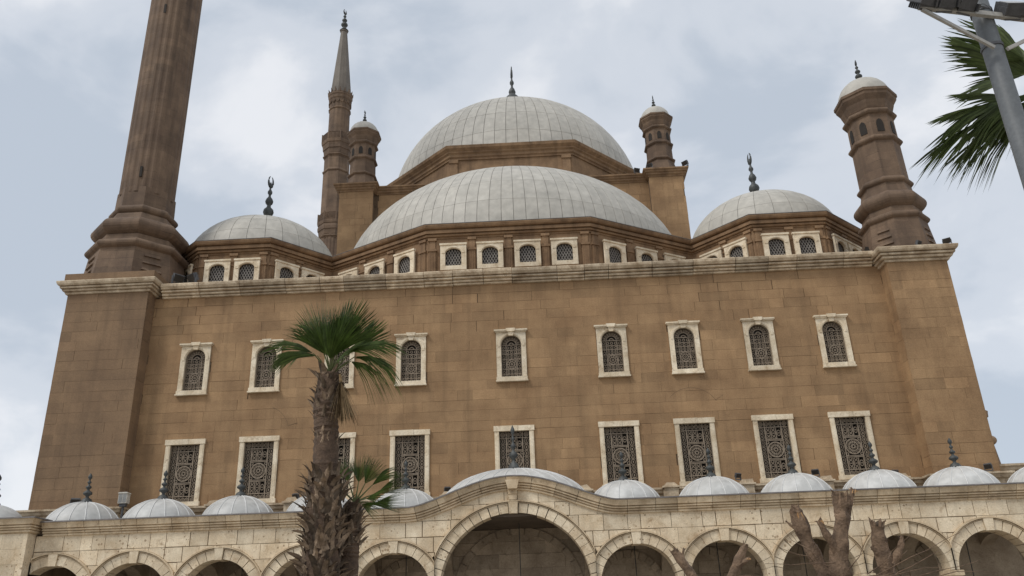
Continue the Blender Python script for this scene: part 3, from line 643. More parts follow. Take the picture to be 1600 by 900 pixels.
# ================================================================== minarets
def minaret(root, cx, cy, k=1.0, material='soot'):
    mb = MB()
    octlathe(mb, cx, cy, [(2.62, 20.0), (2.60, 20.9), (2.42, 22.55)] + torus_prof(2.66, 2.42, 22.6, .55) + [(2.22, 23.2), (2.18, 23.55)] + torus_prof(2.52, 2.1, 23.6, 1.05, 8) + [(1.90, 24.7), (1.72, 25.15)] + torus_prof(1.80, 1.62, 25.2, .5) + [(1.55, 25.75), (1.52, 27.0)])
    mb.build('minaret_base', material, root)
    st = MB()
    for j in range(4):
        for i in (1, 7):
            a = -PI / 2 + i * PI / 4; ca, sa = math.cos(a), math.sin(a); ap = 2.66 - .055 * j; hw = .62 - .05 * j; tx, ty = -sa, ca; zq = 20.75 + j * .45; v = []
            for (du, dd, dz) in ((-hw, ap - .15, zq), (hw, ap - .15, zq), (hw, ap + .07, zq + .02), (-hw, ap + .07, zq + .02), (-hw * .8, ap - .16, zq + .36), (hw * .8, ap - .16, zq + .36)):
                v.append((cx + ca * dd + tx * du, cy + sa * dd + ty * du, dz))
            st.add(v, [(0, 1, 2, 3), (3, 2, 5, 4), (0, 3, 4), (1, 5, 2)], .7)
    st.build('broach_step', material, root)
    def fluted(z0, z1, r, nm):
        f = MB(); N_ = 96; v = []; fc = []
        for z in (z0, z1):
            for i in range(N_):
                a = 2 * PI * i / N_; q = i % 4; rr = r if q in (0, 1) else r - .04; v.append((cx + rr * math.cos(a), cy + rr * math.sin(a), z))
        for i in range(N_): fc.append((i, (i + 1) % N_, N_ + (i + 1) % N_, N_ + i))
        f.add(v, fc); return f.build(nm, material, root)
    fluted(26.7, 46.5, 1.58, 'shaft')
    def balcony(z, r0, r1):
        b = MB(); octlathe(b, cx, cy, [(r0, z - 2.2)] + torus_prof(r0 + .16, r0, z - 2.1, .35) + [(r0 + .05, z - 1.7), (r0 + .12, z - 1.1), (r0 + .2, z - 1.05), (r0 + .22, z - .7), (r1 - .12, z - .35), (r1 - .05, z - .3), (r1, z), (r1, z + .12), (r0, z + .13)])
        b.build('balcony', material, root)
        rl_ = MB(); R8 = oct_prof(r1 - .08)
        for i in range(8):
            a, b2 = OROT + i * PI / 4, OROT + (i + 1) * PI / 4
            p, q = Vector((cx + R8 * math.cos(a), cy + R8 * math.sin(a), 0)), Vector((cx + R8 * math.cos(b2), cy + R8 * math.sin(b2), 0))
            rl_.tube([p + Vector((0, 0, z + .1)), p + Vector((0, 0, z + 1.25))], .09, 6)
            for h in (.2, 1.08): rl_.tube([p + Vector((0, 0, z + h)), q + Vector((0, 0, z + h))], .06, 4)
            for t in range(1, 9): m_ = p.lerp(q, t / 9); rl_.tube([m_ + Vector((0, 0, z + .15)), m_ + Vector((0, 0, z + 1.05))], .055, 4, cap=False)
        rl_.build('railing', material, root)
    balcony(47.6, 1.52, 1.80)
    s1 = MB(); octlathe(s1, cx, cy, [(1.50, 47.7), (1.48, 54.4)] + torus_prof(1.6, 1.46, 54.5, .4) + [(1.44, 55.0), (1.44, 56.8)]); s1.build('shaft', material, root)
    balcony(58.8, 1.48, 1.88)
    s2 = MB(); s2.lathe(cx, cy, [(1.32, 58.9), (1.30, 63.6)] + torus_prof(1.42, 1.3, 63.7, .35) + [(1.32, 64.2), (1.36, 65.2), (1.46, 65.4), (1.48, 65.75), (1.56, 65.9), (1.56, 66.2), (1.30, 66.25)], n=16); s2.build('shaft', material, root)
    sw = MB()
    for i in range(16):
        a = 2 * PI * i / 16 + .2
        p = [(cx + 1.37 * math.cos(a + t * .39), cy + 1.37 * math.sin(a + t * .39), 65.1 - .5 * math.sin(PI * t)) for t in (0, .25, .5, .75, 1)]
        sw.tube(p, .07, 5)
        sw.tube([(cx + 1.5 * math.cos(a), cy + 1.5 * math.sin(a), 66.15), (cx + 1.5 * math.cos(a), cy + 1.5 * math.sin(a), 66.45), (cx + 1.62 * math.cos(a), cy + 1.62 * math.sin(a), 66.75)], [.10, .12, .02], 5)
    sw.build('swag', material, root)
    cn = MB(); N_ = 32; v = []; fc = []
    for z, r in ((66.2, 1.30), (76.6, .40)):
        for i in range(N_): a = 2 * PI * i / N_; v.append((cx + (r if i % 4 else r * 1.06) * math.cos(a), cy + (r if i % 4 else r * 1.06) * math.sin(a), z))
    for i in range(N_): fc.append((i, (i + 1) % N_, N_ + (i + 1) % N_, N_ + i))
    cn.add(v, fc); cn.lathe(cx, cy, [(.42, 76.5), (.52, 76.6), (.5, 76.75), (.3, 76.9)], n=14); cn.build('spire', 'lead_spire' if 'lead_spire' in MT else 'soot', root)
    finial(root, (cx, cy, 76.8), 3.7, 'crescent', 1.2, 1.0)
MT['lead_spire'] = mat('weathered_lead_spire', (0.115, 0.095, 0.075), (0.185, 0.16, 0.13), rough=.7, nscale=.6, tone=0, streak=.4)
mn = thing('minaret', 'tall dark fluted minaret on square stone tower, its top cut off by the frame', 'minaret', (-22.0, 1.5, 0), 'minarets')
tower_body(mn, -24.06, -19.6, -.9, 4.6, 19.62, 'soot2', 'brown_core', 61)
MTC = [(-.3, 20.19), (.48, 20.19), (.49, 20.14), (.46, 20.03), (.40, 19.95), (.24, 19.94), (.24, 19.90), (.34, 19.89), (.32, 19.81), (.18, 19.80), (.18, 19.76), (.25, 19.75), (.21, 19.67), (.07, 19.66), (.07, 19.62), (.13, 19.61), (.09, 19.52), (-.3, 19.52)]
m1 = MB(); m1.sweep([(-24.06, 4.8), (-24.06, -.9), (-19.6, -.9), (-19.6, 2.4)], MTC); m1.build('tower_cornice', 'cornice', mn)
m2 = MB(); m2.box(-24.25, -19.3, -1.15, 4.9, 20.21, 20.66); m2.build('plinth', 'soot2', mn)
minaret(mn, -22.05, 2.1)
for x, z in ((-21.85, 28.0), (-21.95, 40.3)):
    q = MB(); q.box(x - .07, x + .07, .50, .60, z - .35, z + .35); q.build('slit_window', 'void', mn)
dr2 = place('door', dr.mesh('door', 'void'), mn, (-19.42, 2.1, 20.35), (0, 0, PI / 2))
mn2 = thing('minaret', 'slim minaret with balconies and pointed spire rising behind the left corner dome', 'minaret', (-22.3, 46.8, 0), 'minarets')
tb = MB(); tb.box(-24.4, -20, 44.5, 49, 0, 20.6); tb.build('tower_wall', 'soot', mn2)
minaret(mn2, -22.3, 46.8)

# ================================================================== portico
por = thing('portico', 'pale limestone arcade with arches and a raised curved centre in front of the mosque', 'arcade', (0, -3, 0))
AX = [-20.0, -16.45, -12.74, -8.92, -5.2, 0.0, 5.2, 8.92, 12.74, 16.45, 20.0]
AX += [23.6]
YF, YB = -5.0, -4.2
ZS = 3.5
def arch_par(x): return (3.2, 3.0) if x == 0 else (1.6, 1.54)
RW = .40     # voussoir ring, then a moulding of .12
PX0, PX1 = -20.95, 25.4
mids = [PX0] + [((AX[i] + AX[i + 1]) / 2 if 0.0 not in (AX[i], AX[i + 1]) else math.copysign(3.42, AX[i] + AX[i + 1])) for i in range(len(AX) - 1)] + [PX1]
def lowz(x):
    z = 0
    for ax in AX:
        a, b = arch_par(ax); ao, bo = a + RW + .13, b + RW + .13
        if abs(x - ax) < ao: z = max(z, ZS + bo * math.sqrt(1 - ((x - ax) / ao) ** 2))
    return max(z, ZS)
HT = 6.88
def hump(x):
    t = min(1, abs(x) / 4.5); return 1.18 * (0.5 + 0.5 * math.cos(PI * t)) ** .72
def ctop(x): return HT + hump(x)
def cbot(x): return ctop(x) - .62
def strip(x0, x1, zb, zt, y0, y1, tone, n=8, gap=.006):
    mb = MB(); x0 += gap; x1 -= gap; segs = []; cur = []
    N_ = max(3, int((x1 - x0) / .07))
    for i in range(N_ + 1):
        x = x0 + (x1 - x0) * i / N_; lo, hi = max(zb, lowz(x) + .004), min(zt, cbot(x) + .05)
        if hi - lo > .02: cur.append((x, lo, hi))
        else:
            if len(cur) > 1: segs.append(cur)
            cur = []
    if len(cur) > 1: segs.append(cur)
    for sg in segs:
        s2 = [sg[0]] + [sg[i] for i in range(1, len(sg) - 1) if abs(sg[i][1] - sg[i - 1][1]) > .004 or abs(sg[i + 1][1] - sg[i][1]) > .004 or abs(sg[i + 1][2] - sg[i][2]) > .004] + [sg[-1]]
        mb.prism([(x, l) for x, l, h in s2] + [(x, h) for x, l, h in reversed(s2)], y0, y1, tone)
    return mb
# core of the front wall behind the facing stones
fw = strip(PX0, PX1, ZS, 9, YF + .03, YB, .5, gap=0).build('front_wall', 'pale_core', por)
R = random.Random(21); zc = [3.5, 3.95, 4.45, 4.98, 5.62, 6.30, 6.9, 7.5]
for j in range(len(zc) - 1):
    x = PX0
    while x < PX1:
        l = R.uniform(.5, 1.35); b = min(PX1, x + l)
        if PX1 - b < .3: b = PX1
        g_ = R.choice((.006, .012, .02)); mb = strip(x, b, zc[j] + g_, zc[j + 1] - g_, YF - R.uniform(0, .012), YF + .06, min(1, max(0, R.gauss(.5, .22))), gap=g_)
        if mb.v: mb.build('stone_block', 'pale', fw)
        x = b
for ai, ax in enumerate(AX):
    a, b = arch_par(ax); lo, hi = mids[ai], mids[ai + 1]; nv = 25 if ax == 0 else 15
    R = random.Random(ai + 100)
    cuts = [PI * i / nv for i in range(nv + 1)]
    for i in range(nv):
        jw = R.choice((.0015, .003, .006)) * (1 if ax == 0 else 1.6); t0, t1 = cuts[i] + jw, cuts[i + 1] - jw; mid = i == nv // 2; k = 3; pts = []
        ro = RW; yf = YF - .015
        if mid: yf = YF - .10; ro = RW + .13
        inn = [(ax + (a - (.03 if mid else 0)) * math.cos(t0 + (t1 - t0) * q / k), ZS + (b - (.03 if mid else 0)) * math.sin(t0 + (t1 - t0) * q / k)) for q in range(k + 1)]
        ou = [(ax + (a + ro) * math.cos(t0 + (t1 - t0) * q / k), ZS + (b + ro) * math.sin(t0 + (t1 - t0) * q / k)) for q in range(k + 1)]
        cl = lambda p: (min(hi - .004, max(lo + .004, p[0])), p[1])
        poly = [cl(p) for p in ou] + [cl(p) for p in reversed(inn)]
        if abs(max(p[0] for p in poly) - min(p[0] for p in poly)) < .03: continue
        mb = MB(); mb.prism(poly, yf - R.uniform(0, .01), YB, min(1, max(0, R.gauss(.5, .2)))); mb.build('keystone' if mid else 'voussoir', 'pale', fw)
    mo = MB(); n_ = 44 if ax == 0 else 28    # stepped archivolt moulding
    for (r0, r1, yy) in ((RW + .016, RW + .045, YF - .06), (RW + .070, RW + .13, YF - .12)):
        v = []; f = []
        for i in range(n_ + 1):
            t = PI * i / n_; c_, s_ = math.cos(t), math.sin(t)
            for r_, y_ in ((r0, YF + .02), (r0, yy), (r1, yy), (r1, YF + .02)):
                v.append((min(hi, max(lo, ax + (a + r_) * c_)), y_, ZS + (b + r_) * s_))
        for i in range(n_):
            for q in range(3): f.append((i * 4 + q, i * 4 + q + 1, (i + 1) * 4 + q + 1, (i + 1) * 4 + q))
        mo.add(v, f, .45)
    mo.build('archivolt', 'palecornice', fw)
    am = MB(); am.box(ax - a - .6, ax - a + .02, YF, YB, 0, 0.001)
# cornice of the portico in stones following the hump
PC = [(-.02, -.04), (.36, -.05), (.36, -.08), (.32, -.16), (.28, -.29), (.17, -.30), (.17, -.33), (.23, -.335), (.23, -.39), (.12, -.40), (.12, -.43), (.17, -.435), (.16, -.49), (.06, -.50), (.06, -.53), (.11, -.535), (.10, -.60), (.0, -.61), (-.02, -.66)]
def hump_sweep(x0, x1, prof, n=None, tone=.5, y=YF):
    mb = MB(); n = n or max(1, int(abs(x1 - x0) / .22)); m = len(prof); v = []; f = []
    for i in range(n + 1):
        x = x0 + (x1 - x0) * i / n; e_ = .01; s_ = (ctop(x + e_) - ctop(x - e_)) / (2 * e_); nl = math.hypot(1, s_); nx, nz = -s_ / nl, 1 / nl
        for o, z in prof: v.append((x + nx * z, y - o, ctop(x) + nz * z))
    for i in range(n):
        for j in range(m - 1): f.append((i * m + j, i * m + j + 1, (i + 1) * m + j + 1, (i + 1) * m + j))
    f.append(tuple(range(m))); f.append(tuple(n * m + j for j in range(m - 1, -1, -1)))
    mb.add(v, f, tone); return mb
R = random.Random(77); x = PX0 + .33
while x < PX1 - .1:
    l = R.uniform(.6, 1.25); b = min(PX1, x + l)
    hump_sweep(x + .009, b - .009, PC, tone=R.uniform(0, 1)).build('cornice_stone', 'palecornice', por); x = b
FLP = [(-.1, .03), (.40, .0), (.41, -.055), (.37, -.055), (.37, -.035), (-.1, -.01)]
hump_sweep(PX0 + .3, PX1, FLP, n=180).build('flashing', 'flash', por)
kb = MB(); kb.prism([(-.20, 7.28), (.20, 7.28), (.20, 7.48), (-.20, 7.48)], YF - .17, YF); kb.prism([(-.2, 7.48), (.2, 7.48), (.30, 7.86), (-.30, 7.86)], YF - .40, YF); kb.prism([(-.17, 7.04), (.17, 7.04), (.20, 7.28), (-.20, 7.28)], YF - .14, YF)
kb.ring(0, 7.38, .05, .10, YF - .2, YF - .16, 14); kb.ring(0, 7.38, 0.001, .03, YF - .2, YF - .16, 8); kb.build('crest_block', 'palecornice', por)
# roof, inner wall, transverse arches, columns
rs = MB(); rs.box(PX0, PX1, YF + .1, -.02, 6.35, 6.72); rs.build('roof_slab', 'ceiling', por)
ht = MB(); N_ = 24
for i in range(N_):       # barrel behind the raised centre
    xa, xb = -4.0 + 8 * i / N_, -4.0 + 8 * (i + 1) / N_
    za, zb_ = ctop(xa) - .05, ctop(xb) - .05
    ht.add([(xa, YF + .02, za), (xb, YF + .02, zb_), (xb, YF + .9, zb_), (xa, YF + .9, za)], [(0, 1, 2, 3)])
    ht.add([(xa, YF + .9, 6.6), (xb, YF + .9, 6.6), (xb, YF + .9, zb_), (xa, YF + .9, za)], [(0, 1, 2, 3)])
ht.build('centre_back', 'pale_core', por)
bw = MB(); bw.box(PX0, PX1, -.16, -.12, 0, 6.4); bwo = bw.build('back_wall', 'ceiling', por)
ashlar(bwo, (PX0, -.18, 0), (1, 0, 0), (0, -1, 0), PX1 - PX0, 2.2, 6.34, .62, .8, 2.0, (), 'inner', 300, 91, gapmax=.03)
for ai, ax in enumerate(AX):
    a, b = arch_par(ax); wm = MB(); nv = 13
    for i in range(nv):
        t0, t1 = PI * i / nv + .01, PI * (i + 1) / nv - .01
        q = .86
        wm.prism([(ax + a * q * math.cos(t), ZS + (b * q) * math.sin(t)) for t in (t0, (t0 + t1) / 2, t1)] + [(ax + (a * q + .34) * math.cos(t), ZS + (b * q + .34) * math.sin(t)) for t in (t1, (t0 + t1) / 2, t0)], -.27, -.17, .35 + .3 * ((i * 7 + ai) % 3) / 2)
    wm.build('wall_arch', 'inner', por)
for i, mx_ in enumerate(mids[1:-1]):
    ta = MB(); n_ = 18; yc, ha, hb = -2.19, 2.0, 1.62; th = .30
    v = []; f = []
    for k in range(n_ + 1):
        t = PI * k / n_; y, z = yc + ha * math.cos(t), ZS + hb * math.sin(t)
        v += [(mx_ - th, y, z), (mx_ + th, y, z), (mx_ + th, y, 6.4), (mx_ - th, y, 6.4)]
    for k in range(n_): 
        q = 4 * k
        for s in range(3): f.append((q + s, q + s + 1, q + 4 + s + 1, q + 4 + s))
        f.append((q + 3, q, q + 4, q + 7))
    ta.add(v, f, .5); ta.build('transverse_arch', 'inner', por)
    cl = MB(); cl.box(mx_ - .34, mx_ + .34, YF - .02, YB - .0, 3.28, 3.49); cl.box(mx_ - .29, mx_ + .29, YF + .05, YB - .07, 3.1, 3.28)
    cl.lathe(mx_, (YF + YB) / 2, [(.36, 0.0), (.36, .2), (.27, .35), (.25, 2.8), (.30, 3.1)], n=16); cl.build('column', 'palecornice', por)
# small portico domes with ribs
def portico_dome(x, r, h, z0, fh, cy=-2.45):
    d = MB(); pr_ = [(r * math.cos(PI / 2 * i / 12), h * math.sin(PI / 2 * i / 12)) for i in range(13)]
    d.lathe(0, 0, [(r, -.5)] + pr_, n=40, cap=False); o = d.build('portico_dome', 'zinc', por, smooth='all', loc=(x, cy, z0)); o.scale = (1, .62 if r > 2.5 else 1, 1)
    nr = 28 if r > 2.5 else 16
    rb = MB(); rb.tube([(q * 1.004, 0, z * 1.004 + .004) for q, z in pr_], .022, 5); rm = rb.mesh('rib', 'zinc_rib')
    for k in range(nr): place('rib', rm, o, None, (0, 0, 2 * PI * (k + .35) / nr))
    f = place('finial', finial_mesh('bulb'), o, (0, 0, h - .03), (0, 0, .3)); fw_ = .6 if r > 2.5 else .92; f.scale = (fh * fw_, fh * fw_ / (.62 if r > 2.5 else 1), fh)
DX = [-20.35, -16.68, -12.95, -9.05, -5.12, 0, 5.1, 9.18, 12.97, 16.75, 20.45, 24.3]
for x in DX:
    if x == 0: portico_dome(0, 3.45, 1.72, 7.1, 2.15)
    else: portico_dome(x, 1.72, 1.36, 6.72, 1.42)

# ledge and low pedestals at the foot of the facade
lg = MB(); LP = [(-.1, 8.04), (.42, 8.02), (.42, 7.93), (.34, 7.88), (.30, 7.76), (.16, 7.7), (.16, 7.0), (-.1, 7.0)]
lg.sweep([(-24.06, 3), (-24.06, -.9), (-19.6, -.9), (-19.6, 0), (20.1, 0), (20.1, -.9), (23.28, -.9), (23.28, 3)], LP); lg.build('base_moulding', 'cornice', hall)
R = random.Random(3)
for x in (-14.9, -11.05, -3.3, 3.35, 7.55, 11.2, 15.0, 18.6):
    p = MB(); p.box(x - .34, x + .34, -.75, -.3, 7.4, 7.95, .4); p.box(x - .42, x + .42, -.84, -.25, 7.95, 8.03, .6); p.prism([(x - .36, 8.03), (x + .36, 8.03), (x + .22 + R.uniform(-.1, .1), 8.17 + R.uniform(0, .12)), (x - .2, 8.2)], -.72, -.3, .6); p.build('pedestal', 'cornice', hall)

# ================================================================== corner pavilion on the left and courtyard wall on the right
pav = thing('corner_pavilion', 'projecting limestone pavilion end with small dome at far left of the arcade', 'pavilion', (-23.2, -3.4, 0))
pvb = MB(); pvb.box(-29.97, -21.0, -5.57, -0.95, 0, 6.36); pw = pvb.build('pavilion_wall', 'pale_core', pav)
ashlar(pw, (-30, -5.6, 0), (1, 0, 0), (0, -1, 0), 9.03, 2.5, 6.36, .6, .6, 1.3, (), 'pale', 300, 121, gapmax=.02)
ashlar(pw, (-20.97, -5.6, 0), (0, 1, 0), (1, 0, 0), .62, 2.5, 6.36, .6, .6, 1.3, (), 'pale', 300, 122, gapmax=.02)
pvc = MB(); PVP = [(o, 7.02 + z) for o, z in PC]; pvc.sweep([(-30, -5.6), (-20.97, -5.6), (-20.97, -4.6)], PVP); pvc.build('pavilion_cornice', 'palecornice', pav)
pvf = MB(); pvf.sweep([(-30, -5.6), (-20.97, -5.6), (-20.97, -4.6)], [(o, 7.02 + z) for o, z in FLP]); pvf.box(-30, -21.0, -5.55, -.9, 6.4, 7.0); pvf.build('pavilion_flashing', 'flash', pav)
d = MB(); pr_ = [(1.55 * math.cos(PI / 2 * i / 12), 1.25 * math.sin(PI / 2 * i / 12)) for i in range(13)]; d.lathe(-24.72, -2.6, [(1.55, 6.6)] + [(r, 6.88 + z) for r, z in pr_], n=40, cap=False); pd = d.build('pavilion_dome', 'zinc', pav, smooth='all')
finial(pav, (-24.72, -2.6, 8.06), 1.5, 'bulb', 0, .92)
cw_ = thing('courtyard_wall', 'pale stone wall with moulded coping running beyond the right corner tower', 'wall', (30, -.3, 0))
c1 = MB(); c1.box(23.33, 45, -.27, .6, 0, 8.0); c1o = c1.build('wall_body', 'pale_core', cw_)
ashlar(c1o, (23.35, -.3, 0), (1, 0, 0), (0, -1, 0), 12, 5.2, 7.95, .62, .7, 1.5, (), 'pale', 300, 131, gapmax=.03)
c2 = MB(); c2.sweep([(23.3, -.3), (45, -.3)], [(-.5, 8.48), (.34, 8.46), (.34, 8.36), (.26, 8.30), (.24, 8.18), (.14, 8.12), (.14, 8.02), (.04, 7.96), (-.5, 7.96)]); c2.build('coping', 'cornice', cw_)
ft = thing('far_turret', 'slender stone turret with pale dome peeking out behind the right corner tower', 'turret', (38.9, 30, 0))
f1 = MB(); octlathe(f1, 38.6, 30, [(1.25, 0), (1.15, 13.4), (1.0, 15.0)] + torus_prof(1.28, 1.0, 15.0, .8) + [(.9, 15.9), (.85, 17.2), (1.1, 17.4), (1.15, 17.9), (.8, 17.95)]); f1.build('turret_shaft', 'trim', ft)
f2 = MB(); f2.lathe(38.6, 30, [(1.0 * math.cos(PI / 2 * i / 8), 17.9 + 1.0 * math.sin(PI / 2 * i / 8)) for i in range(9)], n=20, cap=False); f2.build('turret_dome', 'lead', ft, smooth='all')

# ================================================================== small fittings
def floodlight(loc, yaw, k, label, tilt=.5):
    t = thing('floodlight', label, 'floodlight', loc, 'floodlights on the building')
    x, y, z = loc
    def part(nm, mb, m): o = mb.build(nm, m, t); return o
    c, s = math.cos(yaw), math.sin(yaw)
    M_ = Matrix.Translation(loc) @ Matrix.Rotation(yaw, 4, 'Z')
    b = MB(); b.box(-.14 * k, .14 * k, -.03 * k, .03 * k, 0, .04 * k); b.box(-.17 * k, -.14 * k, -.03 * k, .03 * k, .0, .26 * k); b.box(.14 * k, .17 * k, -.03 * k, .03 * k, 0, .26 * k)
    b.v = [tuple(M_ @ Vector(p)) for p in b.v]; part('bracket', b, 'lamp')
    T = M_ @ Matrix.Translation((0, 0, .22 * k)) @ Matrix.Rotation(tilt, 4, 'X')
    h = MB(); h.prism([(-.15 * k, -.11 * k), (.15 * k, -.11 * k), (.15 * k, .11 * k), (-.15 * k, .11 * k)], -.07 * k, .05 * k)
    for i in range(5): h.box(-.13 * k, .13 * k, .05 * k, .11 * k, (-.09 + .042 * i) * k, (-.08 + .042 * i) * k)
    h.v = [tuple(T @ Vector(p)) for p in h.v]; part('housing', h, 'lamp')
    g_ = MB(); g_.box(-.13 * k, .13 * k, -.076 * k, -.07 * k, -.09 * k, .09 * k); g_.v = [tuple(T @ Vector(p)) for p in g_.v]; part('lens', g_, 'glass')
floodlight((-21.55, -1.25, 8.04), .4, 1.4, 'black floodlight at the foot of the minaret tower behind the leftmost arcade dome')
floodlight((-10.85, -.62, 8.05), -.4, 1.1, 'small floodlight on the ledge just left of the large palm trunk')
floodlight((-3.35, -.62, 8.1), .2, 1.0, 'small floodlight beside the left foot of the wide central arcade dome')
floodlight((10.85, -.62, 8.2), .5, 1.0, 'small floodlight on the ledge between the second and third domes right of centre')
floodlight((14.6, -.62, 8.2), -.5, 1.1, 'dark floodlight on the ledge between the third and fourth domes right of centre')
floodlight((18.4, -.62, 8.05), .3, 1.0, 'dark floodlight on the ledge left of the last full arcade dome')
floodlight((22.55, -1.25, 8.04), -.7, 1.1, 'dark floodlight at the outer foot of the right corner tower')
floodlight((-18.35, -.3, 20.05), .9, 2.0, 'large floodlight on the cornice right beside the minaret base')
floodlight((-17.5, -.3, 20.05), -.6, 2.0, 'large floodlight on the cornice in front of the left corner dome window')
floodlight((21.9, -1.15, 19.9), .6, 1.1, 'floodlight in the middle of the right tower cornice')
floodlight((23.4, -1.15, 19.9), -.6, 1.3, 'floodlight at the outer edge of the right tower cornice')
floodlight((9.45, 12.4, 32.98), .4, 1.4, 'floodlight on the roof block beside the base of the central dome')
floodlight((10.35, 11.75, 32.98), -.5, 1.3, 'floodlight on the inner corner of the pier under the right roof turret')
floodlight((12.95, 11.75, 32.98), -.8, 1.5, 'floodlight on the outer corner of the pier under the right roof turret')
lb = thing('lantern_box', 'off white box lantern on bracket at inner foot of the minaret tower', 'lantern', (-19.15, -1.25, 7.7))
q = MB(); q.box(-19.36, -18.94, -1.42, -1.08, 8.15, 8.62); o = q.build('housing', 'whitepaint', lb)
q = MB(); q.box(-19.33, -19.17, -1.432, -1.41, 8.19, 8.58); q.box(-19.13, -18.97, -1.432, -1.41, 8.19, 8.58); q.build('panel', 'lampglass', lb)
q = MB(); q.prism([(-19.40, 8.62), (-18.90, 8.62), (-18.96, 8.68), (-19.34, 8.68)], -1.46, -1.04); q.build('lid', 'whitepaint', lb)
q = MB(); q.tube([(-19.15, -1.25, 7.4), (-19.15, -1.25, 8.15)], .06, 8); q.box(-19.3, -19.0, -1.36, -1.14, 8.0, 8.15); q.build('post', 'lamp', lb)

# hanging lamps inside the arches
names = ['first arch from the left', 'second arch from the left', 'third arch from the left', 'arch half hidden by the palm trunk', 'arch just left of the wide central arch', 'wide central arch', 'arch just right of the wide central arch', 'second arch right of the wide central arch', 'third arch right of centre behind the broken tree', 'fourth arch right of centre', 'last arch before the right edge of the frame']
for i, nme in enumerate(names):
    x = AX[i]; t = thing('hanging_lamp', 'dark rod lamp hanging inside the ' + nme, 'lamp', (x + .15, -2.4, 2.4), 'lamps hanging in the arcade')
    q = MB(); q.tube([(x + .15, -2.4, 2.9), (x + .15, -2.4, 6.35)], .022, 6); q.build('rod', 'bronze', t)
    q = MB(); q.lathe(x + .15, -2.4, [(.03, 2.95), (.16, 2.85), (.18, 2.6), (.10, 2.45), (.02, 2.4)], n=12); q.build('lantern', 'lampglass', t, smooth='all')

# ================================================================== palms
def fan_mesh(name, L_, nseg=38, spread=1.95, droop=.25, tipdroop=.5, material='frond', seed=1, fuse=.5, fold=.02):
    R = random.Random(seed); mb = MB()
    mb_v = []
    for i in range(nseg):
        u = -1 + 2 * (i + .5) / nseg; a = u * spread; da = spread / nseg
        Ls = L_ * (0.80 + .20 * math.cos(a * .9)) * R.uniform(.9, 1.06); tone = R.uniform(.1, .9)
        td = tipdroop * R.uniform(.3, 1.5); sw = R.uniform(-.06, .06)
        st = []
        for t in (0.04, .28, fuse, .68, .84, 1.0):
            r = Ls * t; wdt = r * math.tan(da) if t <= fuse else Ls * fuse * math.tan(da) * (1 - (t - fuse) / (1 - fuse)) ** .8 * .92
            ang = a + sw * max(0, t - fuse)
            cx, cy = r * math.cos(ang), r * math.sin(ang); z = -droop * (max(cx, 0) / L_) ** 2 * L_ - td * L_ * max(0, t - fuse) ** 2 - .10 * L_ * abs(u) ** 2 * t + .12 * L_ * t * (1 - abs(u))
            px, py = -math.sin(ang), math.cos(ang)
            zf = fold * L_ * (t / fuse if t < fuse else 1)
            st.append(((cx - px * wdt, cy - py * wdt, z - (zf if t < 1 else 0)), (cx, cy, z), (cx + px * wdt, cy + py * wdt, z - (zf if t < 1 else 0))))
        v = [p for tr in st for p in tr]; f = []
        for k in range(len(st) - 1):
            for s in (0, 1): q = k * 3 + s; f.append((q, q + 1, q + 4, q + 3))
        mb.add(v, f, tone)
    return mb.mesh(name, material)
def leaf_matrix(base, d, roll=0.0):
    x = Vector(d).normalized(); up = Vector((0, 0, 1)); y = up.cross(x)
    if y.length < .05: y = Vector((0, 1, 0))
    y.normalize(); z = x.cross(y)
    M_ = Matrix((x, y, z)).transposed().to_4x4() @ Matrix.Rotation(roll, 4, 'X')
    return Matrix.Translation(base) @ M_
def facing_matrix(base, d, nrm, roll):
    x = Vector(d).normalized(); z = Vector(nrm); z = (z - x * z.dot(x)).normalized(); y = z.cross(x)
    return Matrix.Translation(base) @ Matrix((x, y, z)).transposed().to_4x4() @ Matrix.Rotation(roll, 4, 'X')
def add_frond(root, crown, d, pet, mesh, roll=0, scale=1.0, pm='petiole', sag=.12, nrm=None, blade=None):
    c = Vector(crown); d = Vector(d).normalized(); tip = c + d * pet + Vector((0, 0, -sag * pet * (1 - abs(d.z))))
    o = bpy.data.objects.new('frond', mesh); C.objects.link(o); o.parent = root; o.matrix_parent_inverse = Matrix.Translation(-root.location)
    if nrm is not None: o.matrix_basis = facing_matrix(tip, blade or d, nrm, roll) @ Matrix.Scale(scale, 4)
    else: o.matrix_basis = leaf_matrix(tip, (tip - c).normalized() * 1.0 + Vector((0, 0, -.10)), roll) @ Matrix.Scale(scale, 4)
    mid = c + d * pet * .5
    q = MB(); q.tube([c, mid, tip + d * .02], [.022 * scale + .006, .016 * scale, .010 * scale], 5); pt = q.build('leaf_stalk', pm, root)
    return o
def palm_trunk(root, pts, radii, name='trunk', n=20, seed=1, m='trunk'):
    R = random.Random(seed); mb = MB(); P = [Vector(p) for p in pts]; N_ = 60; pp = []; rr = []
    for i in range(N_ + 1):
        t = i / N_ * (len(P) - 1); k = min(int(t), len(P) - 2); f = t - k; pp.append(P[k].lerp(P[k + 1], f)); rr.append((radii[k] * (1 - f) + radii[k + 1] * f) * (1 + (.05 if i % 2 else -.03) + R.uniform(-.02, .02)))
    mb.tube(pp, rr, n); return mb.build(name, m, root, smooth=30)
BOOT = []
